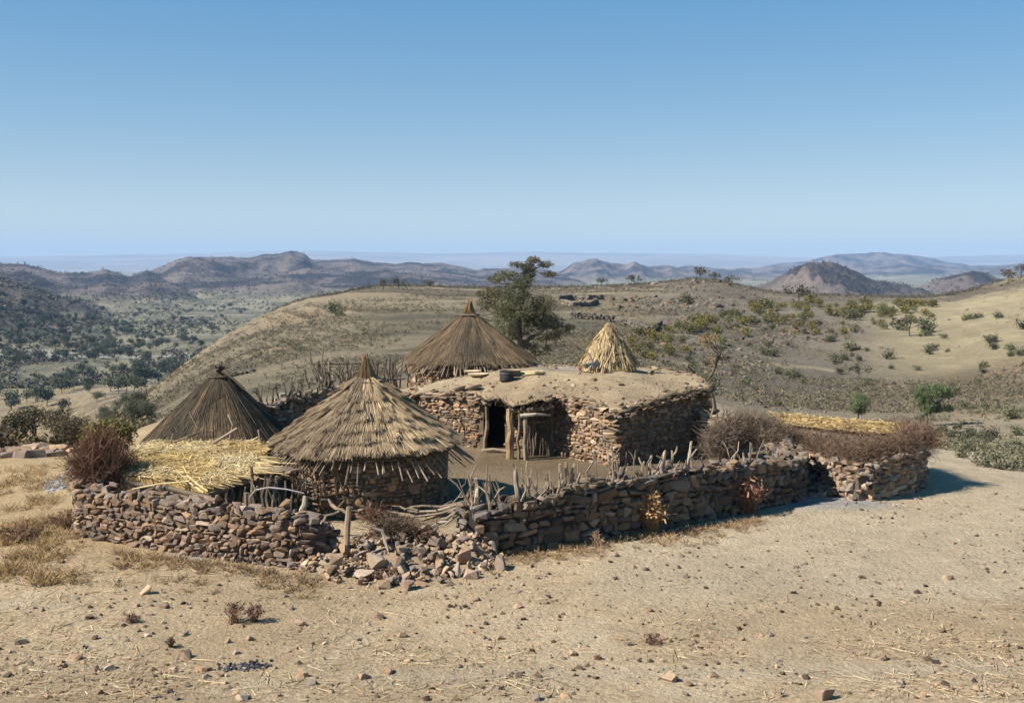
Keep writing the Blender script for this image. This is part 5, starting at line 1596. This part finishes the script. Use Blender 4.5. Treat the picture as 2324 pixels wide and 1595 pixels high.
tufts("dry_grass", "sparse brown grass along the foot of the compound walls", "grass", sp, .15, (.29, .20, .11))
for c_, r_, lb in ((45, 1225, "dark brown tangle of dead brush lying at the left edge"), (270, 1175, "low rusty weed clump growing against the left wall's foot"), (160, 1195, "bushy golden brown dry grass clump left of the wall corner")):
    p = hit(c_, r_, 15, 60)
    twig_bush("dry_shrub", lb, p[0], p[1], .42, 1.3, 260, (.22, .14, .085), 120, (.26, .16, .09), .012, "shrub", group="dry shrubs on the knoll's left side")

# rock outcrop on the knoll's left rim
oc_ = hit(60, 1030, 25, 60)
for i in range(30):
    x_, y_ = oc_[0] + rng.normal(0, .8), oc_[1] + rng.normal(0, .9)
    s_ = rng.uniform(.25, .6)
    loose_stone((x_, y_, gz1(x_, y_) + s_ * .15), (s_ * 1.6, s_, s_ * .65), (rng.normal(0, .25), rng.normal(0, .25), rng.normal(.2, .4)), "grey-brown boulder in the broken outcrop on the grassy knoll's rim, before dark bushes", "boulders of the rim outcrop", "boulder", "boulder")
mb = MB()
for i in range(260):
    t = rng.random()
    p = hit(105 + 90 * t + rng.normal(0, 6), 1110 - 45 * t + rng.normal(0, 7), 15, 60)
    s_ = rng.uniform(.05, .2)
    put_stone(mb, (p[0], p[1], p[2]), (s_, s_, s_ * .4), rng.uniform(0, 6), .2, np.array((.27, .275, .285)) * rng.uniform(.7, 1.2))
tag(mb.build("pale_rubble", M_STONE), "strip of whitish grey rubble crossing the grassy slope at the left", "rubble", kind='stuff')

# ------------------------------------------------------------------ scrub on the slopes: individual shrubs and trees near to far
def shrub_mesh(name, h, w, n, col, mat, size, seed=0):
    mb = MB()
    for k_ in range(3):
        leaves(mb, (rng.normal(0, w * .18), rng.normal(0, w * .18), h * rng.uniform(.4, .6)), (w * .38, w * .38, h * .42), n // 3, size, col, .3, .25, seed + k_, 4)
    return mb.mesh(name, mat)


def tree_mesh(name, h, w, n, col, mat, size, flat=.35, seed=0):
    mb = MB()
    tube(mb, wander((0, 0, -.2), (rng.normal(0, .1), 0, h * .6), 4, .05), [h * .03, h * .025, h * .02, h * .012], (.09, .075, .06), 5, .1)
    for k_ in range(5):
        c_ = (rng.normal(0, w * .22), rng.normal(0, w * .22), h * rng.uniform(.55, .85))
        tube(mb, wander((0, 0, h * .35), c_, 3, .05), h * .012, (.09, .075, .06), 4, 0)
        leaves(mb, c_, (w * .3, w * .3, h * flat * .55), n // 5, size, col, .25, .3, seed + k_, 4)
    return mb.mesh(name, mat)


YG = [shrub_mesh("yellow_green_shrub", 1.5, 1.9, 90, c_, M_FAR, .16, i * 7) for i, c_ in enumerate([(.155, .135, .042), (.125, .122, .048), (.17, .135, .045), (.10, .10, .045)])]
GG = [shrub_mesh("grey_green_shrub", 1.3, 1.8, 80, c_, M_FAR, .16, i * 7 + 40) for i, c_ in enumerate([(.10, .105, .055), (.12, .115, .07), (.085, .085, .055)])]
VT = [tree_mesh("valley_tree", 5.0, 5.2, 130, c_, M_FAR, .42, .45, i * 9 + 80) for i, c_ in enumerate([(.070, .086, .05), (.088, .10, .06), (.06, .075, .05), (.10, .095, .062)])]
RT = [tree_mesh("ridge_tree", 4.0, 4.2, 70, c_, M_FAR, .3, .3, i * 9 + 120) for i, c_ in enumerate([(.08, .075, .05), (.10, .085, .055)])]


def plant(me, name, p, sc, label, cat, group):
    o = bpy.data.objects.new(name, me)
    o.location = (p[0], p[1], p[2]); o.rotation_euler = (0, 0, rng.uniform(0, 6.28)); o.scale = (sc * rng.uniform(.85, 1.2), sc * rng.uniform(.85, 1.2), sc)
    COL.objects.link(o)
    return tag(o, label, cat, group)


cnt = 0
while cnt < 190:                                                # yellow-green shrubs on the right-hand spur
    c_ = rng.uniform(1430, 2120); top_ = np.interp(c_, [1430, 1550, 1700, 1850, 2000, 2120], [765, 735, 700, 685, 688, 690])
    r_ = top_ + abs(rng.normal(0, 32))
    if r_ > 830: continue
    p = hit(c_, r_, 70, 420)
    if p is None: continue
    plant(YG[rng.integers(4)], "yellow_green_shrub", p, rng.uniform(.35, 1.15) * p[1] / 190, "yellow-green shrub on the rocky spur beyond the earth-roofed house", "shrub", "yellow-green shrubs on the right spur")
    cnt += 1
cnt = 0
while cnt < 95:                                                 # grey-green bushes scattered over right slope and gully
    c_, r_ = rng.uniform(1560, 2340), rng.uniform(720, 1060)
    if r_ > 900 and c_ < 1760: continue
    if 1800 < c_ < 2080 and r_ > 900: continue
    p = hit(c_, r_, 38, 420)
    if p is None: continue
    plant(GG[rng.integers(3)], "grey_green_shrub", p, rng.uniform(.35, 1.0) * (p[1] / 150) ** .7, "grey-green bush on the slope and gully beyond the straw shelter", "shrub", "grey-green bushes at the right")
    cnt += 1
for i in range(11):  # dark shrubs added on the bank, partly to imitate the thorn tree's shadow
    c_, r_ = rng.uniform(2125, 2255), 0
    r_ = 972 + (c_ - 2125) * .28 + rng.normal(0, 8)
    p = hit(c_, r_, 38, 200)
    plant(GG[2], "shadow_shrub", p, rng.uniform(.3, .6) * p[1] / 75, "dark shrub crowded on the shady bank beside the leaning thorn tree", "shrub", "dark shrubs on the bank")
for c_, r_, s_, lb in ((2105, 755, 1.9, "widest dark green bush on the pale field at the right"), (1930, 795, 1.4, "green bush standing at the lower left edge of the pale field"), (2190, 728, .9, "dark bush in the row of three above the pale field, leftmost"), (2206, 725, .9, "dark bush in the row of three above the pale field, middle one"), (2222, 722, .8, "dark bush in the row of three above the pale field, rightmost"), (1555, 690, 1.6, "dark spreading bush below the wooded knoll on the ridge"), (758, 708, 1.6, "larger dark green bush high on the left hillside"), (770, 718, 1.2, "smaller dark green bush just below another high on the left hillside")):
    p = hit(c_, r_, 60, 420)
    plant(GG[0], "green_bush", p, s_ * p[1] / 200, lb, "bush", None)
for c_, r_, s_, lb in ((1812, 690, 1.15, "thin forked tree on the skyline before the conical hill"), (1440, 648, .85, "rounded bare-branched tree on the ridge skyline, right of the acacia"), (1365, 648, .7, "faint bare tree on the ridge skyline nearest the acacia's right"), (1590, 626, 1.0, "wide dark tree on top of the wooded knoll"), (1625, 628, .7, "smaller tree on the right shoulder of the wooded knoll"), (1660, 640, .8, "pale bare tree on the knoll's right slope"), (905, 645, .7, "thin bare tree on the left ridge skyline, right one"), (870, 645, .6, "thin bare tree on the left ridge skyline, left one"), (975, 645, .6, "slender tree on the ridge skyline left of the acacia"), (2065, 760, .8, "small dark tree at the field's left edge"), (2290, 640, .9, "dark tree on the right skyline, inner one"), (2318, 625, .9, "dark tree at the very right skyline, outer one"), (1950, 860, .5, "small pale tree above the oval green tree")):
    p = hit(c_, r_ + 3, 60, 420)
    if p is None: p = hit(c_, r_ + 12, 60, 420)
    plant(RT[rng.integers(2)], "ridge_tree", p, s_, lb, "tree", None)
cnt = 0
while cnt < 235:                                                # trees on the valley floor at the left
    r_ = rng.uniform(690, 960); c_ = rng.uniform(-20, 560)
    p = hit(c_, r_, 200, 2600)
    if p is None or p[1] < 300 or (p[1] < 520 and rng.random() < .55): continue
    if vnoise(np.array([p[0] / 60]), np.array([p[1] / 90]), 321)[0] + rng.normal(0, .4) < -.15: continue
    plant(VT[rng.integers(4)], "valley_tree", p, rng.uniform(.5, 1.25), "dark green tree scattered over the pale valley floor below the hills", "tree", "trees on the valley floor")
    cnt += 1
def near_tree(h, w, n, col, size, seed):
    t_ = bpy.data.objects.new("slope_tree", None)
    mb, mb2 = MB(), MB()
    tube(mb, wander((0, 0, -.3), (rng.normal(0, .15), 0, h * .55), 4, .06), [h * .035, h * .03, h * .022, h * .014], (.10, .08, .065), 6, .1)
    for k_ in range(9):
        c_ = (rng.normal(0, w * .24), rng.normal(0, w * .24), h * rng.uniform(.42, .88))
        tube(mb, wander((0, 0, h * .3), c_, 4, .05), [h * .015, h * .012, h * .009, h * .004], (.10, .08, .065), 4, 0)
        leaves(mb2, c_, (w * .24, w * .24, h * .17), n // 9, size, np.asarray(col) * rng.uniform(.8, 1.2), .2, .3, seed + k_, 5)
    return mb.mesh("trunk", M_BARK), mb2.mesh("crown", M_FAR)


NT = [near_tree(4.0, 4.2, 900, c_, .11, 150 + i * 11) for i, c_ in enumerate([(.095, .095, .055), (.12, .10, .06), (.085, .088, .055)])]


def plant_tree(x, d_, sc, label, group=None, k_=None):
    t_ = bpy.data.objects.new("slope_tree", None)
    t_.location = (x, d_, gz1(x, d_)); t_.rotation_euler = (0, 0, rng.uniform(0, 6.28)); t_.scale = (sc, sc, sc * rng.uniform(.85, 1.1))
    COL.objects.link(t_); tag(t_, label, "tree", group)
    for nm, me in zip(("trunk", "crown"), NT[rng.integers(3) if k_ is None else k_]):
        o = bpy.data.objects.new(nm, me); COL.objects.link(o); o.parent = t_


for i in range(30):                                             # trees just beyond the knoll's rim
    c_ = rng.uniform(-30, 330); d_ = rng.uniform(75, 190)
    plant_tree(px(c_, d_), d_, rng.uniform(.45, 1.0), "brownish green tree on the slope dropping from the knoll to the valley", "trees on the slope below the knoll")
for c_, d_, s_, lb in ((75, 52, .75, "bare-trunked brown tree standing below the grassy rim, above the rock outcrop"), (125, 46, .5, "dense brown-green tree right behind the rock outcrop"), (165, 42, .42, "low bushy tree between the rock outcrop and the reddish bush"), (15, 56, .6, "dark tree below the rim, at the photo's left edge")):
    plant_tree(px(c_, d_), d_, s_ * .9, lb, None, 1)

# terrace walls and fences far behind the house
def stone_line(label, pts, h=.8, th=.6, col=(.2, .17, .13)):
    mb = MB(); P = [hit(c_, r_, 70, 400) for c_, r_ in pts]
    P, _ = resample(np.array(P), .45)
    for x_, y_, z_ in P:
        for k_ in range(3):
            put_stone(mb, (x_ + rng.normal(0, .1), y_ + rng.normal(0, .1), z_ + h * (k_ + .5) / 3), (.65, th, h / 2.6), rng.uniform(0, 3), .15, np.asarray(col) * rng.uniform(.7, 1.3))
    return tag(mb.build("terrace_wall", M_STONE), label, "stone wall", "field walls on the far slope")


stone_line("long dark field wall running down the slope right of the acacia", [(1300, 722), (1350, 726), (1400, 732), (1440, 745), (1470, 757)], 1.0, .7, (.12, .10, .08))
stone_line("short dark field wall rising from the end of the long one", [(1470, 757), (1490, 745), (1500, 738)], .8, .6, (.13, .11, .09))
stone_line("curved pale enclosure wall high on the slope right of the acacia", [(1275, 690), (1300, 696), (1340, 695), (1355, 688)], .9, .6, (.17, .14, .105))
stone_line("upper straight dark wall above the curved enclosure", [(1270, 681), (1300, 680), (1320, 684)], 1.0, .7, (.15, .125, .1))
stone_line("short terrace wall at the right end of the curved enclosure", [(1335, 680), (1368, 680)], 1.0, .7, (.17, .14, .11))
stone_line("low terrace wall low on the hillside left of the front hut's roof", [(505, 862), (540, 852), (575, 845)], .3, .4, (.11, .095, .075))


# countless small scrub: one object per zone
def scrub(name, label, n, region, hmin, hmax, cols, dr, accept=None, blades=9, jitter=True):
    P0, P1, C_, W = [], [], [], []
    c_ = rng.uniform(region[0], region[1], n * 3); r_ = rng.uniform(region[2], region[3], n * 3)
    dd = np.exp(rng.uniform(math.log(dr[0]), math.log(dr[1]), n * 3))
    fine = .16 if dr[1] < 480 else .3
    x_ = (c_ - CX) / F * dd
    z_ = gz(x_, dd) if dr[1] < 480 else zfar(x_ / dd, dd) - .6
    if accept is not None:
        k_ = accept(c_, dd, x_, z_); c_, dd, x_, z_ = c_[k_], dd[k_], x_[k_], z_[k_]
    c_, dd, x_, z_ = c_[:n], dd[:n], x_[:n], z_[:n]
    m_ = len(x_)
    s_ = rng.uniform(hmin, hmax, m_)
    base = np.asarray(cols)[rng.integers(len(cols), size=m_)] * rng.uniform(.75, 1.25, (m_, 1))
    for b in range(blades):
        o_ = rng.normal(0, .38, (m_, 3)) * s_[:, None]; o_[:, 2] = np.abs(o_[:, 2]) * .9 + .12 * s_
        q = np.stack([x_, dd, z_], -1) + o_
        dv = rng.normal(0, 1, (m_, 3)); dv /= np.linalg.norm(dv, axis=1)[:, None]
        P0.append(q - dv * s_[:, None] * fine); P1.append(q + dv * s_[:, None] * fine); W.append(s_ * fine * rng.uniform(.6, 1.5, m_)); C_.append(base * rng.uniform(.75, 1.25, (m_, 1)))
    mb = MB(); ribbons(mb, np.concatenate(P0), np.concatenate(P1), np.concatenate(W), np.concatenate(C_))
    return tag(mb.build(name, M_FAR), label, "scrub", kind='stuff')


SCOL = [(.135, .118, .078), (.10, .094, .064), (.165, .138, .088), (.11, .092, .07), (.195, .15, .088)]
scrub("hillside_scrub", "low grey-green scrub over the hillside behind the compound", 21000, (250, 2420, 0, 0), .10, .50, SCOL, (85, 330),
      lambda c_, d_, x_, z_: (vnoise(x_ / 9, d_ / 9, 331) + .6 * vnoise(x_ / 30, d_ / 30, 332) + rng.normal(0, .35, len(x_)) > .1) & ~((c_ > 1960 + 0 * d_) & (d_ > 120) & (d_ < 235) & (rng.random(len(x_)) > .06)), 14)
scrub("gully_scrub", "patchy grey-green undergrowth in the gully beyond the pen", 1700, (2060, 2420, 0, 0), .10, .34, [(.17, .155, .095), (.13, .125, .075), (.20, .175, .105), (.10, .10, .068)], (36, 88),
      lambda c_, d_, x_, z_: (vnoise(x_ / 4, d_ / 4, 333) + rng.normal(0, .3, len(x_)) > .12) & (c_ > 2080 + 140 * (d_ < 46)), 30)
scrub("slope_scrub", "brown scrub on the slope falling to the valley at the left", 2600, (-80, 330, 0, 0), .25, .9, [(.15, .115, .065), (.11, .10, .06), (.19, .135, .07)], (46, 170),
      lambda c_, d_, x_, z_: (vnoise(x_ / 8, d_ / 8, 334) + rng.normal(0, .3, len(x_)) > -.1) & ((c_ < 230) | (d_ > 60)), 26)
scrub("ridge_scrub", "dark scrub and rocks along the crest of the ridge behind", 5000, (600, 2300, 0, 0), .3, 1.0, [(.085, .08, .055), (.11, .095, .07), (.07, .065, .05)], (215, 335),
      lambda c_, d_, x_, z_: d_ / np.interp(c_, [q[0] for q in COLS], [q[2] for q in COLS]) + .06 * vnoise(x_ / 14, d_ / 14, 335) > .955, 14)
scrub("valley_scrub", "dotted bushes over the valley floor", 5200, (-300, 900, 0, 0), 1.0, 3.2, [(.085, .088, .055), (.065, .072, .048), (.12, .105, .07), (.10, .085, .065)], (470, 2300),
      lambda c_, d_, x_, z_: (vnoise(x_ / 45, d_ / 70, 336) + .5 * vnoise(x_ / 140, d_ / 200, 337) + rng.normal(0, .3, len(x_)) > .15) & (z_ < -36), 8)
scrub("hill_scrub", "dark bushes dotting the dry hills beyond the valley", 15000, (-300, 2600, 0, 0), 2.0, 5.0, [(.06, .06, .045), (.075, .07, .05), (.10, .085, .065)], (700, 4600),
      lambda c_, d_, x_, z_: (z_ > -40) & (vnoise(x_ / 110, d_ / 110, 338) + rng.normal(0, .5, len(x_)) > -.05), 5)

scrub("terrace_scrub", "rows of scrub along the old terrace edges of the ridge", 7000, (560, 1560, 0, 0), .12, .5, SCOL, (105, 320),
      lambda c_, d_, x_, z_: ((z_ * 1.1 + .6 * fbm(x_ / 40, d_ / 40, 3, 8)) % 1.0 < .2) & (vnoise(x_ / 14, d_ / 14, 339) > -.2), 12)
mb = MB()
c_ = rng.uniform(1380, 2420, 9000); d_ = np.exp(rng.uniform(math.log(60), math.log(320), 9000)); x_ = (c_ - CX) / F * d_
k_ = (vnoise(x_ / 7, d_ / 7, 341) + .6 * vnoise(x_ / 22, d_ / 22, 342) + rng.normal(0, .2, 9000) > .25) & ~((c_ > 1930) & (d_ > 115) & (d_ < 240) & (rng.random(9000) > .04))
for x1, d1 in list(zip(x_[k_], d_[k_]))[:2600]:
    s_ = float(np.clip(rng.lognormal(-1.1, .5), .12, 1.1) * np.clip(d1 / 170, .35, 1.2))
    put_stone(mb, (x1, d1, gz1(x1, d1) + s_ * .1), (s_ * 1.3, s_, s_ * .7), rng.uniform(0, 6), .3, stone_col((.66, .65, .64), .2))
tag(mb.build("hillside_rocks", M_STONE), "rocks strewn over the slope beyond the house", "rocks", kind='stuff')
